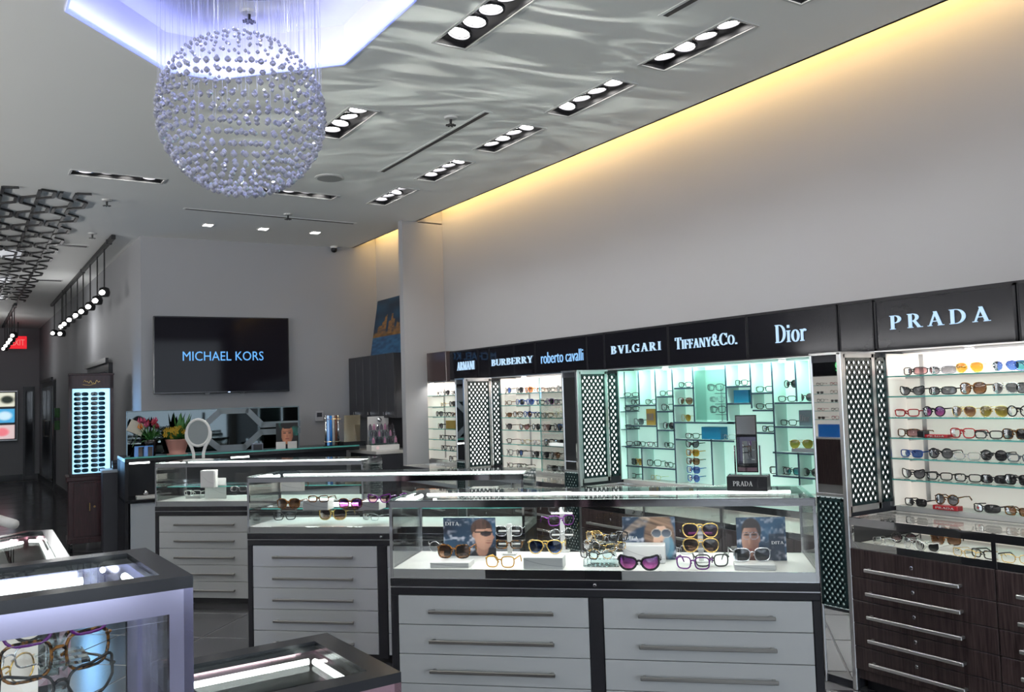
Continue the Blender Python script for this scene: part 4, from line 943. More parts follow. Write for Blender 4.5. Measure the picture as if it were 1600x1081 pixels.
# ------------------------------------------------------------------ what the mirrors see across the room: a matching lit bay on the opposite wall
def far_bay(y0, y1, lab, word):
    t = thing('opposite_display_bay', lab, 'display bay', (-4.3, y0, 0), PI/2, 'lit bays on the opposite wall'); W_ = y1-y0
    MB().box(0, W_, -.06, -.02, .85, 1.68).build('back_panel', CREAM, t); MB().box(0, W_, -.40, -.02, 0, .70).build('cabinet', WOOD, t); MB().box(0, W_, -.40, -.02, .70, .72).build('counter', DECK, t); MB().box(0, W_, -.06, -.02, .72, .85).build('lower_panel', CREAM, t); MB().box(W_*.55, W_*.75, -.22, -.1, .72, .92).build('blue_case', mat('bright_blue_case', (.02, .16, .55), .3), t); MB().box(0, W_, -.30, -.02, 1.68, 1.98).build('header', SIGNB, t)
    for k in range(5):
        s = MB().box(.02, W_-.02, -.24, -.06, 1.0+k*.135-.007, 1.0+k*.135).build('shelf', SHELFG, t)
        MB().box(.02, W_-.02, -.242, -.24, 1.0+k*.135-.007, 1.0+k*.135).build('glass_edge', GEDGE, s)
    if word:
        for i, (c_, col) in enumerate(zip('DSQ', ((1, .02, .25), (1, .75, .02), (.05, .8, .2)))): sans_word(t, c_, W_*.3+i*.16, .10+1.68, .13, .13, emis('coloured_letter_%d' % i, col, 1.2), -.301, .008, .02)
    return t
far_bay(7.6, 9.6, 'lit shelf bay across the room with coloured letters, seen in mirrors', True)
far_bay(-3.4, -.8, 'lit shelf bay across the room seen in the counter mirror', False)
for k in range(5):
    for i in range(4):
        glasses((-4.13, -3.0+i*.55, 1.0005+k*.135), PI/2, ('rect', 'square', 'aviator', 'round')[(i+k) % 4], ('black', 'brown', 'silver', 'red')[(i*3+k) % 4], ('clear', 'dark', 'clear', 'brown')[(i+2*k) % 4], ' on the opposite wall, row %s, place %s' % (ORD[k], ORD[i]), 'eyewear on the opposite wall')
for k in range(5):
    for i in range(3):
        glasses((-4.13, 8.55+i*.26, 1.0005+k*.135), PI/2, ('rect', 'square', 'rect')[(i+k) % 3], ('black', 'silver', 'brown', 'red')[(i*3+k) % 4], ('clear', 'clear', 'dark')[(i+2*k) % 3], ' under coloured letters on the opposite wall, row %s, place %s' % (ORD[k], ORD[i]), 'eyewear on the opposite wall')
# ------------------------------------------------------------------ glass showcases over drawers
def showcase(fl, rz, W_, D_, lab, zb=0., shelf=None, hlen=.535, hoff=.135):
    t = thing('glass_showcase', lab, 'showcase', (fl[0], fl[1], 0), rz, 'glass showcases over grey drawers')
    MB().box(.02, W_-.02, .05, D_-.02, 0, .05).build('plinth', FIX, t)
    MB().box(.004, W_-.004, .014, D_, .05, .736).build('carcass', CHAR, t)
    mid = W_/2
    for a, b in ((0, .03), (mid-.028, mid+.028), (W_-.03, W_)): MB().bbox(a, b, -.002, .02, .03, .668, .002).build('stile', CHAR, t)
    MB().bbox(0, W_, -.002, .02, .668, .700, .002).build('rail', CHAR, t); MB().bbox(0, W_, -.004, .02, .704, .738, .002).build('rail', BLACK, t)
    MB().box(0, W_, -.006, .01, .700, .704).build('trim_line', ALU, t)
    MB().lathe([(.007, 0), (.007, .01), (.004, .012)], 10).build('lock', CHROME, t).matrix_local = Matrix.Translation((mid, -.004, .72)) @ Matrix.Rotation(PI/2, 4, 'X')
    for (a, b) in ((.033, mid-.031), (mid+.031, W_-.033)):
        for k in range(5):
            zt = .665-.1235*k; d = MB().bbox(a, b, 0, .016, zt-.1205, zt, .0015).build('drawer', DRAW, t)
            h0 = (a+b)/2-hlen/2; h1 = h0+hlen; zh = zt-.062
            MB().bbox(h0, h1, -.036, -.024, zh-.007, zh+.007, .002).box(h0+.01, h0+.022, -.026, 0, zh-.005, zh+.005).box(h1-.022, h1-.01, -.026, 0, zh-.005, zh+.005).build('handle', STEEL, d)
    # vitrine
    MB().box(.006, W_-.006, .01, D_-.006, .738, .776).build('deck', DECK, t)
    MB().box(.004, W_-.004, .002, .008, .738, .776).build('mirror_strip', MIRROR, t)
    p = .013
    for (x, y) in ((0, 0), (W_-p, 0), (0, D_-p), (W_-p, D_-p)): MB().box(x, x+p, y, y+p, .738, 1.037).build('corner_post', CHROME, t)
    MB().box(p, W_-p, .003, .008, .776, 1.037).build('front_glass', GLASS, t)
    MB().box(.003, .008, p, D_-p, .738, 1.037).build('side_glass', GLASS, t); MB().box(W_-.008, W_-.003, p, D_-p, .738, 1.037).build('side_glass', GLASS, t)
    MB().box(p, W_-p, D_-.008, D_-.003, .776, 1.037).build('back_glass', GLASS, t)
    fr = .022
    MB().box(0, W_, 0, .006, 1.037, 1.066).box(0, .006, 0, D_, 1.037, 1.066).box(W_-.006, W_, 0, D_, 1.037, 1.066).build('top_rail', CHROME, t); MB().box(0, W_, D_-.006, D_, 1.037, 1.066).build('back_rail', CHAR, t)
    MB().box(.0, W_, .0, .016, 1.062, 1.068).box(0, fr, 0, D_, 1.062, 1.068).box(W_-fr, W_, 0, D_, 1.062, 1.068).build('top_edge', CHROME, t); MB().box(0, W_, D_-.02, D_, 1.062, 1.068).build('back_edge', CHAR, t)
    MB().box(.004, W_-.004, .004, D_-.004, 1.0685, 1.073).build('top_glass', TOPG, t)
    MB().tube([(.05, D_-.035, 1.047), (W_-.05, D_-.035, 1.047)], .007, 8).build('led_tube', LED, t, True)
    MB().tube([(.03, .05, 1.045), (.03, D_-.06, 1.045)], .009, 8).build('led_tube', LED, t, True)
    c_, s_ = math.cos(rz), math.sin(rz); wp = lambda x, y, z: (fl[0]+x*c_-y*s_, fl[1]+x*s_+y*c_, z)
    area('case_led', wp(W_/2, D_-.05, 1.03), W_*.9, 4.2, (.97, 1, .97), tuple(Vector(wp(0, -.35, 0))-Vector(wp(0, 0, .6))), .02, (c_, s_, 0))
    area('case_led', wp(W_/2, .03, 1.03), W_*.9, 2.2, (.97, 1, .97), tuple(Vector(wp(0, .25, 0))-Vector(wp(0, 0, .5))), .02, (c_, s_, 0))
    if shelf:
        s = MB().box(.03, W_-.03, .12, D_-.02, shelf-.007, shelf).build('glass_shelf', SHELFG, t); MB().box(.03, W_-.03, .118, .12, shelf-.007, shelf).build('glass_edge', GEDGE, s)
    return t
C1, C2, C3 = Vector((1.588, 3.490)), Vector((1.475, 5.262)), Vector((1.312, 7.199))
showcase(C1, A45, 1.765, .44, 'large glass showcase with two columns of grey drawers in the centre')
showcase(C2, A45, 1.68, .42, 'middle glass showcase of grey drawers behind the large one', shelf=.87, hlen=.50)
showcase(C3, A45, 1.70, .42, 'farthest grey drawer showcase with an oval mirror on top', shelf=.88, hlen=.50)
ZDK = .7765
def on(px, py, z=ZDK): return at_z(px, py, z)
def cblock(px0, px1, py, h, dep, lab, z=ZDK, rz=A45, m=WHITE, cat='display block', name='display_block'):
    p0, p1 = on(px0, py, z), on(px1, py, z); W_ = (p1-p0).length
    t = thing(name, lab, cat, (p0.x, p0.y, z), rz); MB().bbox(0, W_, 0, dep, 0, h, .002).build('block', m, t)
    MB().add([(W_*i/10, -.0006, h*(.25+.6*(1-i/10)**2)) for i in range(11)]+[(W_*i/10, -.0006, h*(.25+.6*(1-i/10)**2)+.0015) for i in range(11)], [(i, i+1, 12+i, 11+i) for i in range(10)]).build('curve_mark', mat('mark_grey', (.35, .35, .36), .5), t)
    return t
def stand(px, py, h, lab, z=ZDK, rests=2, rz=A45):
    p = on(px, py, z); t = thing('frame_stand', lab, 'display stand', (p.x, p.y, z), rz)
    MB().bbox(-.03, .03, -.02, .03, 0, .006, .001).build('base', WHITE, t); MB().bbox(-.011, .011, -.004, .004, .004, h, .001).build('post', WHITE, t)
    for k in range(rests): MB().bbox(-.05, .05, -.012, -.004, h*(.32+.42*k), h*(.32+.42*k)+.008, .001).build('rest', WHITE, t)
    return t, p
def portrait(kind):
    navy, blue, smoke = lin((20, 27, 44)), lin((52, 92, 124)), lin((196, 198, 212))
    def bgc(u, v):
        c = mixc(navy, blue, .25+.9*(vnoise(u*3+1, v*3)-.35)); s = vnoise(u*9+7, v*11)*vnoise(u*21, v*17+3)
        return mixc(c, smoke, max(0, (s-.30)*2.6)*(1 if v < .55 else .4))
    skin, shade, hair, dark = lin((196, 150, 128)), lin((110, 74, 66)), lin((48, 36, 34)), lin((20, 20, 26))
    def bl(c, col, d, e=.12, k=1.): return mixc(c, col, soft(d, e)*k)
    def man(u, v):
        c = bgc(u, v); n1 = vnoise(u*26, v*8)
        c = bl(c, mixc(dark, navy, .4), ell(u, v, .86, -.02, .36, .26))
        c = bl(c, mixc(shade, skin, .35+.9*(.82-u)), ell(u, v, .74, .20, .12, .22))
        hr = mixc(hair, lin((112, 84, 74)), .65*n1)
        c = bl(c, hr, ell(u, v, .735, .70, .205, .275))
        fc = mixc(skin, shade, max(0, (u-.78)*2.6)+max(0, (.40-v)*1.3)+max(0, (.66-u)*2.2))
        if v < .70+.10*(u-.7): c = bl(c, fc, ell(u, v, .775, .50, .175, .34), .08)
        c = bl(c, mixc(skin, shade, .25), ell(u, v, .592, .545, .032, .085), .2)
        c = bl(c, fc, ell(u, v, .945, .49, .028, .05), .25)
        c = bl(c, mixc(dark, lin((84, 70, 74)), max(0, (.62-v)*5)), ell(u, v, .815, .585, .105, .072), .15)
        if .60 < u < .95: c = bl(c, dark, abs(v-.625)/.016, .5)
        c = bl(c, lin((128, 72, 66)), ell(u, v, .865, .345, .055, .018), .4)
        c = bl(c, shade, ell(u, v, .87, .40, .05, .012), .5, .6)
        return c
    def woman(u, v):
        c = bgc(u, v); st = vnoise(u*6+v*17, v*4+u*3); st2 = vnoise(u*14+v*31, v*7)
        hr = mixc(lin((52, 36, 30)), lin((158, 126, 104)), .65*st+.35*st2)
        c = bl(c, hr, ell(u, v, .70, .52, .29, .55), .15)
        dd_ = abs(v-(.96-.75*(.55-u)**2-.34*max(0, .50-u)))
        if u < .70: c = bl(c, mixc(lin((88, 68, 60)), lin((200, 176, 154)), st2), dd_/(.07+.12*u), .3, .35+.65*st)
        c = bl(c, mixc(skin, lin((232, 192, 166)), .6), ell(u, v, .735, .42, .155, .40), .08)
        if u > .76: c = bl(c, lin((96, 160, 188)), ell(u, v, .86, .30, .11, .26), .35, .75)
        c = bl(c, hr, ell(u, v, .72, .93, .20, .15), .15)
        for cx in (.645, .83):
            c = bl(c, lin((196, 186, 176)), ell(u, v, cx, .615, .100, .105), .08); c = bl(c, mixc(lin((112, 120, 132)), lin((40, 46, 60)), (v-.52)*5), ell(u, v, cx, .615, .088, .092), .08)
        c = bl(c, lin((190, 82, 84)), ell(u, v, .735, .275, .055, .040), .25); c = bl(c, lin((120, 40, 46)), ell(u, v, .735, .275, .05, .008), .5)
        c = bl(c, shade, ell(u, v, .735, .415, .028, .02), .5, .7)
        return c
    def man2(u, v):
        c = bgc(u*1.1+.3, v); n1 = vnoise(u*26, v*9)
        if u > .64: c = bl(c, navy, max(abs(u-.81)/.16, abs(v-.30)/.32), .06, .8)
        c = bl(c, dark, ell(u, v, .30, -.05, .36, .26))
        c = bl(c, mixc(shade, dark, .45), ell(u, v, .31, .18, .12, .22))
        c = bl(c, mixc(hair, dark, .5*n1), ell(u, v, .30, .70, .20, .29))
        fc = mixc(shade, skin, max(0, (.33-u)*3.2)+.10)
        if v < .76: c = bl(c, fc, ell(u, v, .275, .48, .175, .38), .08)
        c = bl(c, mixc(shade, skin, .2), ell(u, v, .455, .50, .028, .08), .25)
        for cx in (.205, .355):
            c = bl(c, dark, ell(u, v, cx, .60, .060, .020), .5); c = bl(c, lin((60, 40, 36)), ell(u, v, cx, .655, .068, .014), .5)
            e = ell(u, v, cx, .58, .085, .085)
            if .8 < e < 1.2: c = mixc(c, lin((150, 155, 165)), .6)
        c = bl(c, lin((116, 62, 60)), ell(u, v, .25, .265, .068, .022), .35)
        c = bl(c, mixc(shade, skin, .75), ell(u, v, .25, .45, .022, .08), .5, .7)
        return c
    return {'man': man, 'woman': woman, 'man2': man2}[kind]
def photo_board(pl_, pr_, top_py, kind, word, lab, wx, wz, ww, yaw=0.):
    p0, p1 = on(*pl_), on(*pr_); c = (p0+p1)/2; W_ = (p1-p0).length; d = (c-CAM).dot(_f); H_ = (pl_[1]-top_py)/FPX*d
    t = thing('photo_board', lab, 'photo board', (c.x, c.y, ZDK), A45+yaw)
    MB().bbox(-W_/2, W_/2, .0015, .006, 0, H_, .001).build('backing', mat('board_black', (.02, .02, .024), .5), t)
    board('photograph', t, W_*.995, H_*.995, 64, 52, portrait(kind), PRINT, (0, .001, .0005))
    MB().prism([(.006, 0), (.006, H_*.6), (.045, 0)], -.006, .006, 'x').build('easel', WHITE, t)
    put_word(t, word, W_*wx, H_*wz, W_*ww, W_*ww*.24, WHITE, .0005, .0012)
    return t
photo_board((694, 868), (775, 869), 809, 'man', 'DITA', 'left photo board of a man in profile wearing sunglasses', -.46, .80, .27)
photo_board((974, 874), (1057, 874), 808, 'woman', 'DITA', 'photo board of a long-haired woman wearing aviator sunglasses', -.46, .46, .26)
photo_board((1152, 876), (1231, 877), 808, 'man2', 'DITA', 'right photo board of a short-haired man in glasses', .20, .38, .25, .12)
GC = 'eyewear in the central showcase'
b1 = cblock(672, 733, 887, .022, .10, 'low white display block at the left front of the central showcase')
p = on(709, 873, .7985); glasses((p.x, p.y, .7990), A45, 'big', 'brown', 'brown', ' with amber lenses on the left block of the central showcase', GC, 1.04, .0034)
p = on(781, 887); glasses((p.x, p.y, ZDK+.0005), A45-.1, 'square', 'amber', 'clear', ' on the deck between two blocks of the central showcase', GC, .95, .0028)
cblock(818, 880, 889, .048, .09, 'white display block carrying blue aviators in the central showcase')
p = on(852, 866, .8245); glasses((p.x, p.y, .8250), A45, 'aviator', 'gold', 'blue', ' on the second block of the central showcase', GC, 1.1, .0024)
cblock(974, 1040, 880, .075, .085, 'tall white display block before the woman photo board')
p = on(999, 892); glasses((p.x, p.y, ZDK+.0005), A45, 'cat', 'black', 'purple', ' with winged tips at the front of the central showcase', GC, 1.22, .0038)
p = on(1083, 890); glasses((p.x, p.y, ZDK+.0005), A45-.15, 'square', 'purple', 'clear', ' at the front of the central showcase', GC, 1.0, .0030)
p = on(1113, 886); glasses((p.x, p.y, ZDK+.0005), A45+.1, 'square', 'black', 'clear', ' just right of the purple eyeglasses in the central showcase', GC, 1.0)
cblock(1148, 1212, 891, .022, .10, 'low white display block before the right photo board')
p = on(1176, 878, .7985); glasses((p.x, p.y, .7990), A45+.15, 'square', 'silver', 'grey', ' with half rims on the right block of the central showcase', GC, 1.12, .0022)
t, p = stand(1096, 878, .16, 'white T-shaped stand with two aviators in the central showcase')
fwd = Vector((-.694, -.72, 0))
glasses((p.x+fwd.x*.022, p.y+fwd.y*.022, ZDK+.042), A45, 'aviator', 'gold', 'brown', ', lower pair on the right white stand of the central showcase', GC, 1.12, .0026, temple=False)
glasses((p.x+fwd.x*.022, p.y+fwd.y*.022, ZDK+.105), A45, 'aviator', 'gold', 'purple', ', upper pair on the right white stand of the central showcase', GC, 1.12, .0026, temple=False)
t, p = stand(797, 866, .14, 'white T-shaped stand right of the left photo board')
glasses((p.x+fwd.x*.02, p.y+fwd.y*.02, ZDK+.028), A45+.1, 'rect', 'brown', 'clear', ', lower pair on the left white stand of the central showcase', GC, .95)
glasses((p.x+fwd.x*.02, p.y+fwd.y*.02, ZDK+.085), A45, 'square', 'silver', 'clear', ', upper pair on the left white stand of the central showcase', GC, .95)
t, p = stand(880, 862, .235, 'tall white T-shaped stand near the middle of the central showcase', rests=3)
for k, (st, fr) in enumerate((('round', 'silver'), ('square', 'purple'), ('rect', 'clear'))): glasses((p.x+fwd.x*.02, p.y+fwd.y*.02, ZDK+.06+k*.062), A45+.5, st, fr, 'clear', ', %s pair on the tall middle stand of the central showcase' % ('lowest', 'middle', 'highest')[k], GC, .95)
# tiered stand crowded with metal frames
p = on(940, 884); t = thing('tiered_stand', 'clear tiered stand crowded with thin metal frames in the central showcase', 'display stand', (p.x, p.y, ZDK), A45)
ACR = pane('clear_acrylic', (.90, .95, .95), 1.3)
for k in range(3): MB().bbox(-.075+k*.012, .075-k*.012, -.02+k*.03, .01+k*.03, 0, .03+k*.03, .002).build('tier', ACR, t)
for k in range(9):
    i, j = k % 3, k//3; q = Matrix.Rotation(A45, 3, 'Z') @ Vector(((i-1)*.055+.01*j, -.012+j*.03, 0))
    glasses((p.x+q.x, p.y+q.y, ZDK+.031+j*.03), A45+.7*(i-1), ('rect', 'round', 'aviator')[(i+j) % 3], ('black', 'silver', 'gold')[(2*i+j) % 3], 'clear', ', tier %s, place %s on the crowded clear stand' % (('one', 'two', 'three')[j], ('one', 'two', 'three')[i]), GC, .8)
p = on(690, 862); glasses((p.x, p.y, ZDK+.0005), A45+.3, 'round', 'silver', 'clear', ' behind the left photo board in the central showcase', GC, .95)
p = on(1060, 866); glasses((p.x, p.y, ZDK+.0005), A45-.3, 'wrap', 'silver', 'clear', ' lying near the back of the central showcase', GC, .95)
# standing mirror with black lettered block, on top of the central showcase
ZTP = 1.0732
p0, p1 = on(1136, 767, ZTP), on(1192, 767, ZTP); W_ = (p1-p0).length
t = thing('counter_mirror', 'tilting counter mirror on a black lettered block atop the central showcase', 'mirror', (p0.x, p0.y, ZTP), A45-.22)
MB().bbox(0, W_+.02, 0, .11, 0, .062, .002).build('block', CHAR, t)
put_word(t, 'PRADA', W_*.18, .022, W_*.56, .020, WHITE, -.0002, .002)
hm = .245
MB().box(-.0, W_+.02, .03, .09, .062, .066).build('base_plate', CHROME, t)
for x in (.030, W_-.012): MB().tube([(x, .055, .066), (x, .055, .19)], .004, 6).build('arm', CHROME, t)
def leaf_(x0, x1, z0, z1, a, b): return MB().hex([(x0, a+z0*.020, z0), (x1, a+z0*.020, z0), (x1, b+z0*.020, z0), (x0, b+z0*.020, z0), (x0, a+z1*.020, z1), (x1, a+z1*.020, z1), (x1, b+z1*.020, z1), (x0, b+z1*.020, z1)])
leaf_(.038, W_-.020, .075, .075+hm, .045, .053).build('mirror_frame', BLACK, t); leaf_(.043, W_-.025, .080, .070+hm, .0435, .0455).build('mirror_glass', MIRROR, t)

# contents of the middle showcase
G2 = 'eyewear in the middle showcase'
Z2 = .8705
MINI = mat('brown_plinth', (.10, .05, .035), .3)
for (px, l1) in ((449, 'left'), (546, 'right')):
    cblock(px-10, px+12, 797, .022, .03, '%s small brown plinth on the middle showcase shelf' % l1, Z2, m=MINI)
    p = on(px+1, 795, Z2+.0225); glasses((p.x, p.y, Z2+.0230), A45, 'big', 'brown', 'brown' if l1 == 'left' else 'purple', ' on the %s brown plinth of the middle showcase' % l1, G2, 1.0)
cblock(473, 512, 797, .058, .09, 'white display box on the glass shelf of the middle showcase', Z2)
p = on(497, 785, Z2+.0585); glasses((p.x, p.y, Z2+.0590), A45, 'rect', 'brown', 'clear', ' on the white box of the middle showcase', G2, .95)
cblock(560, 592, 797, .05, .12, 'white wedge block at the right of the middle showcase shelf', Z2)
p = on(592, 786, Z2+.0505); glasses((p.x, p.y, Z2+.0510), A45, 'cat', 'purple', 'pink', ' on the white wedge of the middle showcase', G2, 1.0)
p = on(445, 813); glasses((p.x, p.y, ZDK+.0005), A45+.4, 'square', 'black', 'clear', ' lying front left in the middle showcase', G2, 1.0)
p = on(519, 813); glasses((p.x, p.y, ZDK+.0005), A45, 'big', 'gold', 'brown', ' lying front centre in the middle showcase', G2, 1.25, .0034)
p = on(578, 813); glasses((p.x, p.y, ZDK+.0005), A45-.4, 'rect', 'silver', 'clear', ' lying front right in the middle showcase', G2, 1.0)
for k, (px, py, st, fr, ln) in enumerate(((620, 776, 'cat', 'black', 'dark'), (640, 768, 'round', 'purple', 'pink'), (667, 760, 'square', 'orange', 'amber'), (700, 762, 'rect', 'orange', 'clear'), (730, 764, 'square', 'white', 'clear'), (765, 766, 'rect', 'black', 'clear'), (790, 768, 'square', 'grey', 'clear'))):
    p = on(px, py+16, Z2); glasses((p.x, p.y, Z2+.0005), A45+.2*(k % 3-1), st, fr, ln, ', %s from the left along the far half of the middle showcase' % ORD[k], G2, 1.0)
cblock(735, 775, 774, .05, .08, 'white block at the right end of the middle showcase', Z2)
# contents of the farthest showcase
Z3 = .8805
t = cblock(320, 352, 779, .16, .008, 'upright white card in the farthest showcase', ZDK)
t = cblock(313, 333, 762, .13, .06, 'white box behind the upright card of the farthest showcase', Z3)
cblock(290, 312, 779, .022, .10, 'low white tray at the left of the farthest showcase', ZDK)
p = on(300, 775, ZDK+.0225); glasses((p.x, p.y, ZDK+.0230), A45, 'rect', 'white', 'clear', ' on the low tray of the farthest showcase', 'eyewear in the farthest showcase', 1.1)
for k, px in enumerate((372, 400, 430, 470)):
    p = on(px, 768-k*2, Z3); glasses((p.x, p.y, Z3+.0005), A45+.3*k, ('rect', 'round', 'square', 'rect')[k], ('silver', 'black', 'silver', 'brown')[k], 'clear', ', %s from the left on the farthest showcase shelf' % ORD[k], 'eyewear in the farthest showcase', 1.)
cblock(425, 470, 768, .09, .05, 'white box on the shelf of the farthest showcase', Z3)
# glasses lying in the glass counter of the wood cabinet
GW = 'eyewear in the wood cabinet counter'
ZK = .7155
cb2 = at_x(1470, 860, 3.95); t = thing('display_block', 'white block inside the glass counter of the wood cabinet', 'display block', (3.93, at_x(1455, 860, 3.93).y, ZK), RW); MB().bbox(0, .17, 0, .12, 0, .022, .002).build('block', WHITE, t)
for k, (px, py, st, fr, ln, x) in enumerate(((1380, 850, 'rect', 'silver', 'clear', 3.86), (1412, 842, 'round', 'black', 'pink', 3.98), (1425, 856, 'aviator', 'silver', 'clear', 3.86), (1448, 862, 'cat', 'white', 'dark', 3.85), (1478, 845, 'square', 'brown', 'brown', 3.96), (1505, 868, 'rect', 'gold', 'clear', 3.85), (1535, 870, 'rect', 'black', 'clear', 3.88), (1590, 876, 'rect', 'gold', 'clear', 3.88))):
    y = at_x(px, py, x).y; glasses((x, y, (ZK+.0225 if k == 4 else ZK)+.0005), RW+.4*math.sin(k*2.), st, fr, ln, ', %s from the left in the wood cabinet counter' % ORD[k], GW, .95)

# ------------------------------------------------------------------ near showcases with dark top frames
PURP = mat('violet_steel', (.50, .48, .66), .14, 1., var=.05, scale=2)
PINKS = mat('rose_steel', (.62, .40, .46), .16, 1., var=.05, scale=2)
TOPB = mat('dark_top_frame', (.022, .023, .027), .16, spec=.3)
SLATE = mat('slate_deck', (.035, .045, .048), .55, spec=.2)
def near_case(poly, zt, band, lab, fm, smoke=True, body=.72):
    """poly: outline of the top, counter-clockwise, first edge is the front"""
    c = Vector((sum(p[0] for p in poly)/len(poly), sum(p[1] for p in poly)/len(poly)))
    t = thing('near_showcase', lab, 'showcase', (c.x, c.y, 0)); P = [Vector(p)-c for p in poly]; n = len(P)
    I = []
    for i in range(n):
        a, b, d = P[i-1], P[i], P[(i+1) % n]; e1 = (b-a).normalized(); e2 = (d-b).normalized(); n1 = Vector((-e1.y, e1.x)); n2 = Vector((-e2.y, e2.x)); k = 1/max(.3, 1+n1.dot(n2)); I.append(b+(n1+n2)*band*k)
    for i in range(n):
        a, b, d, e = P[i], P[(i+1) % n], I[(i+1) % n], I[i]
        MB().hex([(p.x, p.y, z) for z in (zt-.016, zt) for p in (a, b, d, e)]).build('top_frame', TOPB, t)
        # side frames below
        dr = (b-a).normalized(); L = (b-a).length; nn = Vector((-dr.y, dr.x))*.012; fw = .030; zb = body+.02
        def strip(s0, s1, z0, z1):
            q0, q1 = a+dr*s0, a+dr*s1; MB().hex([(p.x, p.y, z) for z in (z0, z1) for p in (q0, q1, q1+nn, q0+nn)]).build('side_frame', fm, t)
        strip(0, L, zt-.016-fw, zt-.016); strip(0, fw, zb, zt-.016-fw); strip(L-fw, L, zb, zt-.016-fw); strip(0, L, zb-.02, zb)
        q0, q1 = a+dr*fw+nn*.3, b-dr*fw+nn*.3; n3 = nn*.35
        MB().hex([(p.x, p.y, z) for z in (zb, zt-.016-fw) for p in (q0, q1, q1+n3, q0+n3)]).build('side_glass', GLASS if i == 0 or not smoke else SMOKE, t)
        # light tube just inside the top edge, not along the front
        if i:
            q0, q1 = I[i].lerp(I[(i+1) % n], .06), I[i].lerp(I[(i+1) % n], .94); ins = Vector((-dr.y, dr.x))*.006; MB().tube([(q0.x+ins.x, q0.y+ins.y, zt-.032), (q1.x+ins.x, q1.y+ins.y, zt-.032)], .0055, 8).build('led_tube', LED, t, True)
    MB().prism([tuple(p) for p in I], zt-.010, zt-.004).build('top_glass', TOPG, t)
    MB().prism([tuple(p*.985) for p in P], 0.05, body).build('body', CHAR, t); MB().prism([tuple(p*.94) for p in P], 0, .05).build('plinth', FIX, t); MB().prism([tuple(p*.97) for p in P], body, body+.012).build('deck', SLATE, t)
    s = P[1].lerp(P[2], .5) if n > 2 else P[0]
    return t
cF = math.cos(math.radians(1.73)); sF = math.sin(math.radians(1.73))
FRa = Vector((.265, 1.20)); dF = Vector((cF, sF)); nF = Vector((-sF, cF))
near_case([FRa-dF*1.1, FRa, FRa+nF*.285, FRa-dF*1.1+nF*.285], 1.28, .034, 'tall violet-framed glass case in the near left corner', PURP, False, .80)
FRb = Vector((.600, 1.286))
near_case([FRb-dF*.325, FRb, FRb+nF*.302, FRb-dF*.325+nF*.302], 1.07, .040, 'low rose-edged glass case at the bottom centre', PINKS)
near_case([(-.25, 2.78), (.290, 2.87), (.304, 3.59), (.225, 3.635), (-.25, 3.20)], 1.07, .035, 'chamfered dark glass case at the left edge', PINKS)
p_ = FRa-dF*.29+nF*.235; t = thing('backing_board', 'cream backing board inside the tall near left case', 'board', (p_.x, p_.y, .8125), math.radians(1.73)); MB().box(-.3, .135, 0, .006, 0, .41).build('board', CREAM, t); MB().box(-.3, .135, -.02, .02, 0, .008).build('foot', WHITE, t)
# frames hanging in the tall near case
FW2 = FRa+nF*.13
def near_gl(px, py, st, fr, ln, lab, k=1.0, r=.0024, up=0.):
    p = at_plane(px, py, FW2, 88.27); glasses((p.x, p.y, p.z), math.radians(1.73)+.25, st, fr, ln, lab, 'frames in the tall near case', k, r)
near_gl(92, 1056, 'square', 'brown', 'clear', ', large, hanging in the tall near left case', 1.06, .0022)
near_gl(95, 1104, 'cat', 'black', 'clear', ' low in the tall near left case, cut by the picture edge', 1.1, .0020)
near_gl(95, 1001, 'square', 'purple', 'clear', ' uppermost in the tall near left case', 1.06, .0022)
pq = at_plane(95, 1100, FW2+nF*.03, 88.27); t = thing('frame_rack', 'clear rack holding the frames in the tall near left case', 'display stand', (pq.x, pq.y, .812), math.radians(1.73))
MB().box(-.06, .06, .02, .05, 0, .006).build('base', ACR, t); MB().box(-.012, .012, .03, .035, .006, 1.215-.812).build('post', ACR, t)
for z in (1.018, 1.090, 1.163): MB().box(-.03, .03, -.045, .032, z-.812, z-.808).build('rest', ACR, t)
for k, (px, py, st, fr) in enumerate(((10, 1010, 'round', 'black'), (14, 1050, 'rect', 'silver'), (8, 1078, 'round', 'gold'), (20, 985, 'rect', 'red'))):
    p = at_plane(px, py, FRa+nF*.2, 88.27); glasses((p.x, p.y, p.z), .3*k, st, fr, 'clear', ', %s of the cluster at the left edge of the near case' % ORD[k], 'cluster in the tall near case', .8)

# added patterned spots inside the showcases: imitate bounced light rippling on the ceiling
def ripple(loc, power, size, aim, sx, sy, seed):
    d = bpy.data.lights.new('added_ripple_spot', 'SPOT'); d.energy = power; d.spot_size = math.radians(size); d.spot_blend = .6; d.shadow_soft_size = .0; d.use_nodes = True
    N = d.node_tree.nodes; L = d.node_tree.links; em = N['Emission']
    tc = N.new('ShaderNodeTexCoord'); mp = N.new('ShaderNodeMapping'); mp.inputs['Scale'].default_value = (sx, sy, 1); mp.inputs['Location'].default_value = (seed, seed*.7, 0); nz = N.new('ShaderNodeTexNoise'); nz.inputs['Scale'].default_value = 1.6; nz.inputs['Detail'].default_value = 3; nz.inputs['Distortion'].default_value = 1.6
    rp = N.new('ShaderNodeValToRGB'); rp.color_ramp.elements[0].position = .47; rp.color_ramp.elements[1].position = .64; rp.color_ramp.elements[0].color = (.0, .0, .0, 1); rp.color_ramp.elements[1].color = (1, .98, .93, 1)
    L.new(tc.outputs['Normal'], mp.inputs[0]); L.new(mp.outputs[0], nz.inputs['Vector']); L.new(nz.outputs[0], rp.inputs[0]); L.new(rp.outputs[0], em.inputs['Color']); em.inputs['Strength'].default_value = 1
    o = bpy.data.objects.new('added_ripple_spot', d); COL.objects.link(o); o.location = loc; o.rotation_euler = Vector(aim).to_track_quat('-Z', 'Y').to_euler(); return o
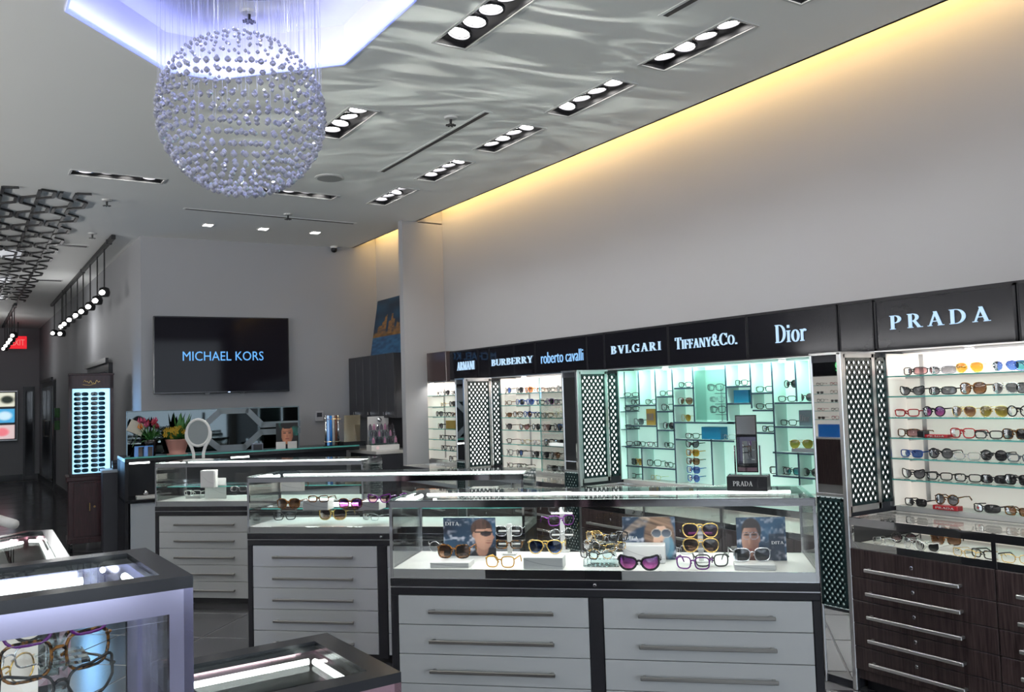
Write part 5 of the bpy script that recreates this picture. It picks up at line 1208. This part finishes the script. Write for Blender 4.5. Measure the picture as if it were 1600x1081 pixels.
ripple((2.35, 3.05, 1.05), 130, 70, (.1, .55, 1), 2.2, 9, 3.1)
ripple((2.1, 4.85, 1.05), 60, 75, (.25, .3, 1), 2.5, 8, 7.7)
# ------------------------------------------------------------------ back counter, television wall
def tvp(px, py, off=0.): return at_plane(px, py, (TVA+tvn*off)[:2], AZT)
# television
a, b2 = tvp(240, 616, .12), tvp(451, 497, .12)
t = thing('television', 'large wall-mounted black television showing blue-white lettering', 'television', (a.x, a.y, a.z), RZT); W_ = math.hypot(b2.x-a.x, b2.y-a.y); H_ = b2.z-a.z
MB().bbox(0, W_, .0, .04, 0, H_, .006).build('bezel', BLACK, t); MB().box(.012, W_-.012, -.002, .0, .014, H_-.012).build('screen', SCREEN, t)
MB().box(W_*.3, W_*.7, .04, .12, H_*.3, H_*.7).build('bracket', FIX, t); MB().box(W_*.53, W_*.545, -.006, .0, .003, .010).build('indicator', emis('tv_indicator', (.4, .6, 1), 3.), t)
for x in (.36, .62): MB().box(W_*x, W_*x+.05, .0, .03, -.012, 0).build('foot', BLACK, t)
TVL = mat('screen_blue_white', (.01, .02, .05), .3, emit=(.13, .45, 1.0), es=1.05)
c = tvp(285.5, 563.5, .12); d = tvp(411.5, 549, .12); sans_word(t, 'MICHAEL KORS', (c-a).length if False else math.hypot(c.x-a.x, c.y-a.y), c.z-a.z, math.hypot(d.x-c.x, d.y-c.y), d.z-c.z, TVL, -.003, .002, 0.)
# thermostat, wall outlet
p = tvp(498, 650, 0.005); t = thing('wall_thermostat', 'small square white wall control beside the dark cabinets', 'thermostat', p, RZT); MB().bbox(-.05, .05, -.03, 0, -.06, .06, .006).build('body', mat('offwhite_plastic', (.45, .45, .48), .4), t); MB().box(-.03, .03, -.034, -.03, -.01, .04).build('display', DGREY, t)
# wall cabinets in the alcove
YC0, YC1 = 8.48, 9.74
t = thing('wall_cabinet', 'dark grey wall cupboard with paired small knobs in the alcove', 'cupboard', (3.95, YC1, 1.315), RW); W_ = YC1-YC0
MB().box(0, W_, .018, XW-3.95-.005, 0, .70).build('body', DGREY, t)
wd = W_/6
for k in range(6):
    dr_ = MB().bbox(k*wd+.002, (k+1)*wd-.002, 0, .018, .002, .70, .002).build('door', DGREY, t)
    xk = (k+1)*wd-.035 if k % 2 == 0 else k*wd+.035
    MB().box(xk-.012, xk+.012, -.022, 0, .035, .065).build('knob', CHROME, dr_)
MB().box(0, W_, .25, XW-3.95-.005, -.36, 0).build('splash_panel', DGREY, t)
# skyline painting leaning on the cupboard
t = thing('skyline_painting', 'blue and gold painting of a night skyline leaning atop the cupboard', 'painting', (4.06, at_x(583, 545, 4.06).y, 2.0155), RW)
def sky(u, v):
    c = mixc(lin((18, 60, 95)), lin((8, 24, 44)), abs(v-.62)*2)
    c = mixc(c, lin((40, 120, 165)), .5*vnoise(u*5, v*7))
    if v < .34: c = mixc(lin((20, 70, 125)), lin((70, 140, 190)), vnoise(u*14, v*30))
    if .33 < v < .40: c = mixc(lin((210, 150, 60)), lin((90, 60, 30)), vnoise(u*12, 3.3))
    col = int(u*18); hgt = .40+.36*h2(col, 4.2)*(1-abs(u-.45)*1.2)
    if .36 < v < hgt: c = mixc(lin((200, 140, 60)), lin((30, 60, 90)), h2(col, int(v*40))*.8+.1*(v-.3))
    return tuple(x*.45 for x in c)
o = board('canvas', t, 1.0, .66, 70, 50, sky, PRINT, (.42, 0, 0)); MB().box(-.08, .92, .001, .03, 0, .66).build('stretcher', CHAR, t); t.rotation_euler = (-.16, 0, RW)
# cash counter along the television wall
CF = (TVA+tvn*.93)   # front line of the counter
def cp(px, py, back=0.): return at_plane(px, py, (CF-tvn*back)[:2], AZT)
l0 = cp(195, 750)
t = thing('cash_counter', 'dark counter with lit niche below the television', 'counter', (l0.x, l0.y, 0), RZT); WCN = 2.33
MB().bbox(0, WCN, 0, .80, .985, 1.02, .004).build('worktop', BLACK, t)
MB().box(0, WCN, .45, .80, .62, .985).build('niche_back', DGREY, t); MB().box(0, .03, 0, .8, .05, .985).build('end_panel', CHAR, t); MB().bbox(0, WCN, .0, .8, .595, .625, .003).build('ledge', BLACK, t)
PALE = mat('pale_blue_grey_laminate', (.42, .46, .50), .4, var=.02)
MB().box(.05, WCN, .02, .8, .05, .595).build('front_panel', PALE, t); MB().box(.04, WCN, .06, .8, 0, .05).build('plinth', FIX, t)
for x in (.05, 1.0): MB().tube([(x, .10, .975), (x+.18, .10, .975)], .012, 8).build('niche_lamp', LED, t, True)
MB().box(.0, WCN, .0, .01, 1.02, 1.035).build('glass_lip', GEDGE, t)
# side return of counter under the wall cupboards
t = thing('side_counter', 'pale topped counter under the dark wall cupboards', 'counter', (3.72, 8.47, 0)); MB().bbox(0, .60, .0, .75, .94, .975, .003).build('worktop', mat('pale_top', (.55, .54, .52), .3), t); MB().box(.02, .60, .012, .74, .05, .94).build('body', DGREY, t)
MB().box(.02, .60, .0, .012, .06, .93).build('front_panel', DGREY, t); MB().box(.05, .6, .03, .7, 0, .05).build('plinth', FIX, t)
# mirror screen with grey band ornament
a, b2 = cp(198, 712, .42), cp(467, 634, .42)
t = thing('mirror_screen', 'long mirror screen with grey octagon band design behind the counter', 'mirror', (a.x, a.y, 1.021), RZT); W_ = math.hypot(b2.x-a.x, b2.y-a.y); H_ = b2.z-1.021
SM = mat('smoked_mirror', (.055, .066, .07), .03, 1., var=.02)
MB().box(0, W_, 0, .012, 0, H_).build('mirror_glass', SM, t)
BAND = mat('frosted_band', (.20, .24, .27), .45)
xs_ = lambda px: (px-198)/269.*W_
zs_ = lambda py: (712-py)/76.*H_
def band(pts, wd_=.062):
    b = MB()
    for q, r in zip(pts, pts[1:]):
        A, B = Vector((xs_(q[0]), zs_(q[1]))), Vector((xs_(r[0]), zs_(r[1]))); e = (B-A).normalized(); A -= e*wd_*.2; B += e*wd_*.2; n_ = Vector((-e.y, e.x))*wd_/2
        b.prism([tuple(A-n_), tuple(B-n_), tuple(B+n_), tuple(A+n_)], -.0025, .0005, 'y')
    b.build('frosted_band', BAND, t)
band([(467, 668), (405, 668), (381, 641), (338, 641), (318, 660)]); band([(467, 681), (403, 681), (376, 706), (336, 706), (316, 688)])
fb = MB()
for q in ((0, W_, 0, .008), (0, W_, H_-.012, H_), (0, .008, 0, H_), (W_-.012, W_, 0, H_)): fb.box(q[0], q[1], -.006, .0, q[2], q[3])
fb.build('edge_trim', mat('slate_trim', (.16, .22, .25), .3), t)
ZCT = 1.0205
def con(px, back=.25):
    """point on the counter worktop at that picture column"""
    p = cp(px, 712, back); return (p.x, p.y, ZCT)
# flowers
GREEN = mat('leaf_green', (.03, .13, .025), .45, var=.35, scale=20); STEMG = mat('stem_green', (.05, .16, .04), .5)
def leaf(b, o, d, L, wd_):
    o = Vector(o); d = Vector(d).normalized(); s = d.cross(Vector((0, 0, 1))); s = s.normalized() if s.length > .01 else Vector((1, 0, 0)); n_ = s.cross(d)
    P = [o, o+d*L*.4+s*wd_+n_*.2*wd_, o+d*L-Vector((0, 0, L*.2)), o+d*L*.4-s*wd_+n_*.2*wd_, o+d*L*.5-n_*wd_*.3]
    b.add(P, [(0, 1, 4), (1, 2, 4), (2, 3, 4), (3, 0, 4)])
p = con(236); t = thing('tulip_vase', 'bunch of red and pink tulips in a dark vase on the counter', 'flowers', p)
MB().lathe([(.035, 0), (.045, .02), (.055, .12), (.075, .165), (.068, .165), (.05, .13)], 18).build('vase', BLACK, t, True)
TU = [mat('tulip_red', (.30, .012, .03), .5, var=.3, scale=30), mat('tulip_pink', (.42, .05, .13), .5, var=.3, scale=30), mat('tulip_orange', (.62, .20, .03), .5, var=.3, scale=30)]
for k in range(11):
    a_ = k*2.4; r_ = .03+.05*((k*7) % 5)/4; top = Vector((r_*1.5*math.cos(a_), r_*1.2*math.sin(a_), .27+.06*((k*3) % 4)/3))
    MB().tube([(0, 0, .14), (top.x*.5, top.y*.5, .2), tuple(top)], .004, 5).build('stem', STEMG, t)
    b = MB()
    for q in range(5):
        g = q*2*PI/5; c_, s_ = math.cos(g), math.sin(g); b.add([top+Vector((0, 0, -.004)), top+Vector((c_*.026-s_*.012, s_*.026+c_*.012, .022)), top+Vector((c_*.016, s_*.016, .062)), top+Vector((c_*.026+s_*.012, s_*.026-c_*.012, .022))], [(0, 1, 2, 3)])
    b.build('tulip_bloom', TU[2 if k == 4 else k % 2], t)
random.seed(3)
for k in range(26):
    a_ = random.uniform(0, 6.28); b = MB(); leaf(b, (.04*math.cos(a_), .04*math.sin(a_), .15+random.uniform(0, .05)), (math.cos(a_), math.sin(a_), random.uniform(.1, 1.2)), random.uniform(.08, .15), .018); b.build('leaf', GREEN, t)
p = con(277, .22); t = thing('potted_plant', 'pink pot with green plant and yellow blooms on the counter', 'plant', p)
MB().lathe([(.095, 0), (.1, .008), (.1, .016), (.075, .02), (.085, .06), (.112, .15), (.118, .16), (.104, .16), (.09, .14)], 24).build('pot', mat('pink_ceramic', (.52, .26, .22), .35), t, True)
MB().lathe([(.1, .135), (.06, .148), (.0, .15)], 16).build('soil', mat('soil', (.02, .013, .008), .9), t)
for k in range(60):
    a_ = random.uniform(0, 6.28); b = MB(); r_ = random.uniform(0, .07); leaf(b, (r_*math.cos(a_), r_*math.sin(a_), .15), (math.cos(a_)*.7, math.sin(a_)*.7, random.uniform(.2, 1.6)), random.uniform(.10, .25), .02); b.build('leaf', GREEN, t)
for k in range(7):
    a_ = random.uniform(0, 6.28); b = MB(); leaf(b, (.04*math.cos(a_)+.04, .02*math.sin(a_), .16), (math.cos(a_)*.25+.1, math.sin(a_)*.2, 1.6), random.uniform(.28, .36), .035); b.build('leaf', GREEN, t)
YEL = mat('yellow_bloom', (.42, .26, .008), .5, var=.2)
for k in range(12):
    q = Vector((-.13+.015*k+random.uniform(-.02, .02), -.06-random.uniform(0, .05), .19+random.uniform(0, .10))); b = MB()
    for g in range(6): c_, s_ = math.cos(g*PI/3), math.sin(g*PI/3); b.add([q, q+Vector((.02*c_-.008*s_, -.006, .02*s_+.008*c_)), q+Vector((.027*c_, -.004, .027*s_)), q+Vector((.02*c_+.008*s_, -.006, .02*s_-.008*c_))], [(0, 1, 2, 3)])
    b.build('yellow_bloom', YEL, t)
    MB().tube([(q.x*.3, q.y*.3, .15), tuple(q)], .003, 4).build('stem', STEMG, t)
p = cp(213, 668, .3); t = thing('gift_card', 'tilted cream card stuck in the tulips', 'card', (p.x, p.y, p.z), RZT); MB().box(-.075, .075, -.001, .001, -.06, .06).build('card', mat('cream_card', (.62, .58, .48), .6), t); t.rotation_euler = (0, .45, RZT); MB().tube([(.04, 0, -.05), (.05, .004, -.19)], .003, 5).build('pick', STEMG, t)
BL2 = mat('bright_blue_card', (.02, .20, .62), .25)
for k, px in enumerate((217, 232)):
    p = con(px, .12); t = thing('folded_leaflet', '%s blue and black folded leaflet before the tulip vase' % ('left', 'right')[k], 'leaflet', p, RZT+.3)
    MB().hex([(-.045, 0, 0), (.045, 0, 0), (.045, .004, 0), (-.045, .004, 0), (-.02, .05, .11), (.07, .05, .11), (.07, .054, .11), (-.02, .054, .11)]).build('front_leaf', BL2, t)
    MB().hex([(-.045, .11, 0), (.045, .11, 0), (.045, .114, 0), (-.045, .114, 0), (-.02, .05, .11), (.07, .05, .11), (.07, .054, .11), (-.02, .054, .11)]).build('back_leaf', BLACK, t)
    MB().hex([(-.005, -.0008, .01), (.042, -.0008, .01), (.042, .0, .01), (-.005, .0, .01), (.015, .0442, .1), (.062, .0442, .1), (.062, .045, .1), (.015, .045, .1)]).build('print', BLACK, t)
# oval mirror on the far showcase
p = at_z(310, 719, ZTP); t = thing('oval_table_mirror', 'white oval table mirror on two curved legs atop the far showcase', 'mirror', (p.x, p.y, ZTP), A45+.3)
k_ = (p-CAM).dot(_f)/FPX
RXm, RZm = 17.5*k_, 20.5*k_; zc = (719-676)*k_
ov = MB(); ov.tube([((RXm)*math.cos(i*PI/16), 0, zc+RZm*math.sin(i*PI/16)) for i in range(32)], .011, 8, closed=True); ov.build('rim', WHITE, t, True)
MB().add([(RXm*math.cos(i*PI/16), -.003, zc+RZm*math.sin(i*PI/16)) for i in range(32)], [tuple(range(32))]).build('mirror_glass', mat('oval_mirror_glass', (.70, .74, .72), .08, 1.), t)
MB().add([(RXm*math.cos(i*PI/16), .004, zc+RZm*math.sin(i*PI/16)) for i in range(32)], [tuple(range(31, -1, -1))]).build('back_plate', WHITE, t)
for s in (-1, 1):
    MB().tube([(s*RXm*1.06, .004, zc+RZm*.1), (s*RXm*1.02, .004, zc-RZm*.4), (s*RXm*.6, .004, zc-RZm*1.05), (s*RXm*.42, .004, zc-RZm*1.6), (s*RXm*.42, .004, .008)], [.010, .013, .013, .012, .012], 8).build('leg', WHITE, t, True)
b = MB().lathe([(.12, 0), (.12, .006), (.10, .010)], 24); b.v = [(v[0], v[1]*.6, v[2]) for v in b.v]; b.build('base', WHITE, t)
# portrait card, phone, stands at the right end of the counter
def face(u, v):
    c = mixc(lin((18, 20, 22)), lin((30, 110, 100)), max(0, vnoise(u*4, v*4)-.35)*1.6 if v > .5 else 0)
    if v < .30: c = lin((35, 35, 38))
    if ell(u, v, .5, .58, .27, .38) < 1: c = mixc(lin((205, 140, 110)), lin((120, 72, 54)), abs(u-.42)*2.6)
    if ell(u, v, .5, .93, .30, .16) < 1: c = lin((22, 16, 14))
    for cx in (.39, .61):
        if ell(u, v, cx, .62, .07, .022) < 1: c = lin((30, 22, 20))
        if ell(u, v, cx, .68, .09, .015) < 1: c = lin((40, 26, 20))
    if ell(u, v, .5, .50, .035, .06) < 1: c = lin((175, 112, 88))
    if ell(u, v, .5, .40, .09, .02) < 1: c = lin((140, 72, 64))
    return c
a, b2 = con(432, .14), con(466, .14); W_ = math.hypot(b2[0]-a[0], b2[1]-a[1]); t = thing('portrait_card', 'small upright photo card of a dark-haired face on the counter', 'photo board', ((a[0]+b2[0])/2, (a[1]+b2[1])/2, ZCT), RZT)
board('photograph', t, W_, W_*1.22, 48, 56, face, PRINT, (0, -.001, 0)); MB().box(-W_/2, W_/2, 0, .006, 0, W_*1.22).build('backing', CHAR, t); MB().prism([(.006, 0), (.006, .15), (.06, 0)], -.01, .01, 'x').build('easel', CHAR, t)
for k, px in enumerate((439, 457)):
    t = thing('white_slip', '%s white slip standing before the portrait card' % ('left', 'right')[k], 'card', con(px, .10), RZT+.1*k); MB().box(-.05, .05, 0, .003, 0, .085).build('sheet', WHITE, t); MB().prism([(.003, 0), (.003, .05), (.03, 0)], -.004, .004, 'x').build('easel', WHITE, t)
t = thing('small_calendar_box', 'small grey translucent box on the counter left of the portrait', 'box', con(403, .12), RZT); MB().bbox(-.055, .055, 0, .06, 0, .08, .004).build('box', mat('grey_blue_plastic', (.20, .23, .30), .4), t); MB().box(-.045, .045, -.002, 0, .01, .07).build('label_panel', DGREY, t)
# chrome sleeve rack, gold-tinted mirror, acrylic cascade
p = con(519, .1); t = thing('sleeve_rack', 'tall chrome rack with blue and brown sleeves on the counter', 'rack', p, RZT)
MB().bbox(-.08, .09, -.05, .05, 0, .02, .003).build('base', BLACK, t); cols_ = [emis('lit_blue_sleeve', (.05, .35, .9), .5), WHITE, mat('brown_sleeve', (.12, .05, .03), .3), BL2, BLACK]
for k in range(6):
    x = -.07+k*.028; MB().tube([(x, -.02+.012*(k % 2), .02), (x, -.02+.012*(k % 2), .34)], .012, 8).build('sleeve', [CHROME, cols_[0], cols_[3], cols_[1], cols_[2], CHROME][k], t, True)
for z in (.06, .30): MB().tube([(-.085, -.04, z), (.09, -.04, z), (.09, .03, z), (-.085, .03, z)], .004, 6, closed=True).build('hoop', CHROME, t)
p = con(552, .10); t = thing('tilted_mirror', 'tilted rectangular gold-tinted mirror on a black block', 'mirror', p, RZT); W_ = .20
MB().bbox(-.12, .13, -.04, .10, 0, .05, .003).build('block', CHAR, t); o = MB().hex([(-.10, 0, .05), (.08, 0, .05), (.08, .006, .05), (-.10, .006, .05), (-.075, .06, .335), (.11, .06, .335), (.11, .066, .335), (-.075, .066, .335)]).build('mirror_glass', mat('gold_mirror', (.66, .60, .45), .12, .9), t)
MB().bar((.0, .05, .05), (.02, .08, .22), .015).build('strut', CHROME, t)
_q = ray(603, 700); ax = _q.x*8.62/_q.y; t = thing('acrylic_cascade', 'stepped clear stand of small bottles on a white box', 'display stand', (ax, 8.62, .9755), RZT)
MB().bbox(-.17, .15, -.02, .14, 0, .055, .003).build('box', WHITE, t); o = MB().lathe([(.018, 0), (.018, .002), (.01, .003)], 16).build('red_dot', emis('red_dot', (.7, .02, .08), .25), t); o.matrix_local = Matrix.Translation((-.10, -.02, .028)) @ Matrix.Rotation(PI/2, 4, 'X')
for k in range(3):
    MB().bbox(-.15, .14, -.0+.045*k, .045+.045*k, .055, .075+.07*k, .002).build('step', ACR, t)
    for i in range(7): MB().lathe([(.014, 0), (.015, .004), (.015, .045), (.008, .052), (.008, .062), (.003, .066)], 10, (-.13+i*.042, .022+.045*k, .075+.07*k)).build('bottle', pane('bottle_clear', (.78, .74, .82), 1.6) if (i+k) % 3 else mat('bottle_cap_pink', (.45, .22, .34), .3), t)
MB().box(-.15, .09, .142, .148, .06, .36).build('header_card', WHITE, t); MB().lathe([(.022, 0), (.03, .02), (.03, .03), (.01, .05)], 12, (-.02, .135, .30)).build('emblem', CHROME, t, True)

# ------------------------------------------------------------------ sunglass cabinet in the corridor
t = thing('sunglass_cabinet', 'tall dark wooden cabinet with blue-lit panel of sunglasses', 'cabinet', (1.04, 10.434, 0), RZT); W_, D_ = .435, .38
MAH = two_tone('mahogany', (.016, .006, .007), (.045, .015, .016), 10, .28, (10, 10, .8), .3, .7)
MB().bbox(-.01, W_+.01, -.02, D_+.01, .09, .76, .004).build('base_cabinet', MAH, t); MB().bbox(-.03, W_+.03, -.04, D_+.02, .74, .79, .006).build('ledge', MAH, t); MB().bbox(-.02, W_+.02, -.035, D_, .08, .13, .005).build('skirt', MAH, t)
b = MB().box(.0, .03, .0, .20, .79, 1.89).box(W_-.035, W_, 0, .20, .79, 1.89).box(0, W_, 0, .20, 1.73, 1.89).box(0, W_, 0, .20, .79, .815).box(0, W_, .16, .2, .79, 1.89); b.build('upper_frame', MAH, t)
MB().bbox(-.008, W_+.008, -.012, .21, 1.875, 1.895, .004).build('cornice', MAH, t)
MB().box(.03, W_-.035, .05, .06, .815, 1.73).build('light_panel', emis('blue_light_panel', (.36, .74, 1.0), 1.25), t)
dd = MB().bbox(.04, W_-.12, -.028, -.018, .15, .72, .004).build('door', MAH, t); MB().tube([(W_*.45, -.03, .50), (W_*.45, -.05, .50), (W_*.45, -.05, .42), (W_*.45, -.03, .42)], .005, 6).build('handle', mat('brass', (.6, .38, .14), .3, 1.), dd); MB().lathe([(.012, 0), (.01, .012), (.003, .016)], 10).build('lock', mat('brass', (.6, .38, .14), .3, 1.), dd).matrix_local = Matrix.Translation((W_*.56, -.028, .46)) @ Matrix.Rotation(PI/2, 4, 'X')
for (x, y) in ((.02, .02), (W_-.02, .02), (.02, D_-.03), (W_-.02, D_-.03)):
    o = MB().lathe([(.02, -.015), (.036, -.012), (.036, .012), (.02, .015)], 14).build('caster', FIX, t); o.matrix_local = Matrix.Translation((x, y, .036)) @ Matrix.Rotation(PI/2, 4, 'Y')
    MB().box(x-.008, x+.008, y-.008, y+.008, .06, .09).build('caster_stem', STEEL, t)
sc_ = mat('gold_script', (.55, .36, .10), .3, .8)
P = [(W_*.32+.006*i, -.0015, 1.80+.020*math.sin(i*.95)*math.cos(i*.3)+.008*math.sin(i*.3)) for i in range(28)]; MB().tube(P, .0022, 5).build('gold_script', sc_, t)
MB().tube([(W_*.30, -.0015, 1.775), (W_*.45, -.0015, 1.765), (W_*.60, -.0015, 1.785)], .0015, 4).build('gold_flourish', sc_, t)
f, le, te, h = gmesh('wrap', .0024); sm = MB()
for me_ in [f]+le:
    sm.add([tuple(v.co) for v in me_.vertices], [tuple(pp.vertices) for pp in me_.polygons])
smm = sm.mesh('sunglasses', mat('dark_blue_shades', (.01, .045, .07), .15), True)
R_ = Matrix.Rotation(RZT, 3, 'Z')
for c_ in range(2):
    for k in range(17):
        q = R_ @ Vector((.118+c_*.165, .022, 0)); z = 1.668-.0515*k-.018
        o = put('sunglasses', smm, None, (1.04+q.x, 10.434+q.y, z), RZT); tag(o, 'dark sunglasses, %s column, %s row down in the blue-lit cabinet' % (('left', 'right')[c_], ORD[k]), 'sunglasses', 'sunglasses in the blue-lit cabinet')
    t2 = MB().box(.112+c_*.165, .124+c_*.165, .036, .05, .82, 1.72).build('nose_rail', ACR, t)
area('cabinet_glow', (1.26, 10.37, 1.30), .9, 5, (.25, .55, 1.0), (.5, -.6, 0), .3, (0, 0, 1))
# half-height desk in front of it
t = thing('reception_pedestal', 'dark grey half-height pedestal with pale top beside the sunglass cabinet', 'pedestal', (1.295, 9.86, 0), RZT)
MB().bbox(0, .24, 0, .30, .04, .845, .004).build('body', DGREY, t); MB().bbox(-.01, .25, -.01, .31, .845, .872, .003).build('top', PALE, t); MB().box(.02, .22, .02, .28, 0, .04).build('plinth', FIX, t)
t = thing('card_terminal', 'small black card terminal on the pale pedestal top', 'card terminal', (1.44, 9.98, .8725), RZT); MB().hex([(-.04, -.05, 0), (.04, -.05, 0), (.04, .06, 0), (-.04, .06, 0), (-.04, -.05, .03), (.04, -.05, .03), (.04, .06, .09), (-.04, .06, .09)]).build('body', BLACK, t); MB().hex([(-.032, -.0, .058), (.032, -.0, .058), (.032, .05, .0853), (-.032, .05, .0853), (-.032, -.0, .0605), (.032, -.0, .0605), (.032, .05, .0875), (-.032, .05, .0875)]).build('screen', DARKG, t)
# small white item in the lit niche of the counter
p = cp(228, 776, .10); t = thing('white_tray', 'white tray with a glass ball in the counter niche', 'tray', (p.x, p.y, .6255), RZT); MB().bbox(-.09, .09, -.05, .05, 0, .03, .004).build('tray', WHITE, t); MB().lathe([(.004, .03), (.02, .038), (.028, .056), (.02, .075), (.004, .083)], 14).build('glass_ball', CHROME, t, True)
# white swivel chair glimpsed at the left edge
p = at_z(-12, 870, .45); t = thing('white_chair', 'white chair with rounded arm at the left picture edge', 'chair', (.02, 7.2, 0), .4)
MB().bbox(-.25, .25, -.25, .25, .42, .50, .03).build('seat', WHITE, t); MB().bbox(-.25, .25, .22, .28, .50, .95, .02).build('backrest', WHITE, t)
for s in (-1, 1): MB().tube([(s*.28, .2, .50), (s*.28, .2, .70), (s*.28, .0, .73), (s*.28, -.22, .71)], .035, 10).build('armrest', WHITE, t, True)
MB().lathe([(.03, .03), (.03, .42), (.06, .425)], 12).build('column', CHROME, t, True)
for k in range(5): a_ = k*2*PI/5; MB().bar((0, 0, .05), (.28*math.cos(a_), .28*math.sin(a_), .025), .035).build('foot', CHROME, t)
# corridor wall ornament (dark leafy sconce)
t = thing('wall_sconce', 'dark wall bracket beside the corridor door', 'sconce', (hallx(17.9)-.03, 17.9, 1.35)); MB().bbox(-.05, .03, -.06, .06, -.2, -.03, .01).build('lower_lobe', GREEN, t); MB().bbox(-.05, .03, -.06, .06, .03, .2, .01).build('upper_lobe', GREEN, t); MB().box(-.02, .03, -.03, .03, -.05, .05).build('mount', FIX, t)
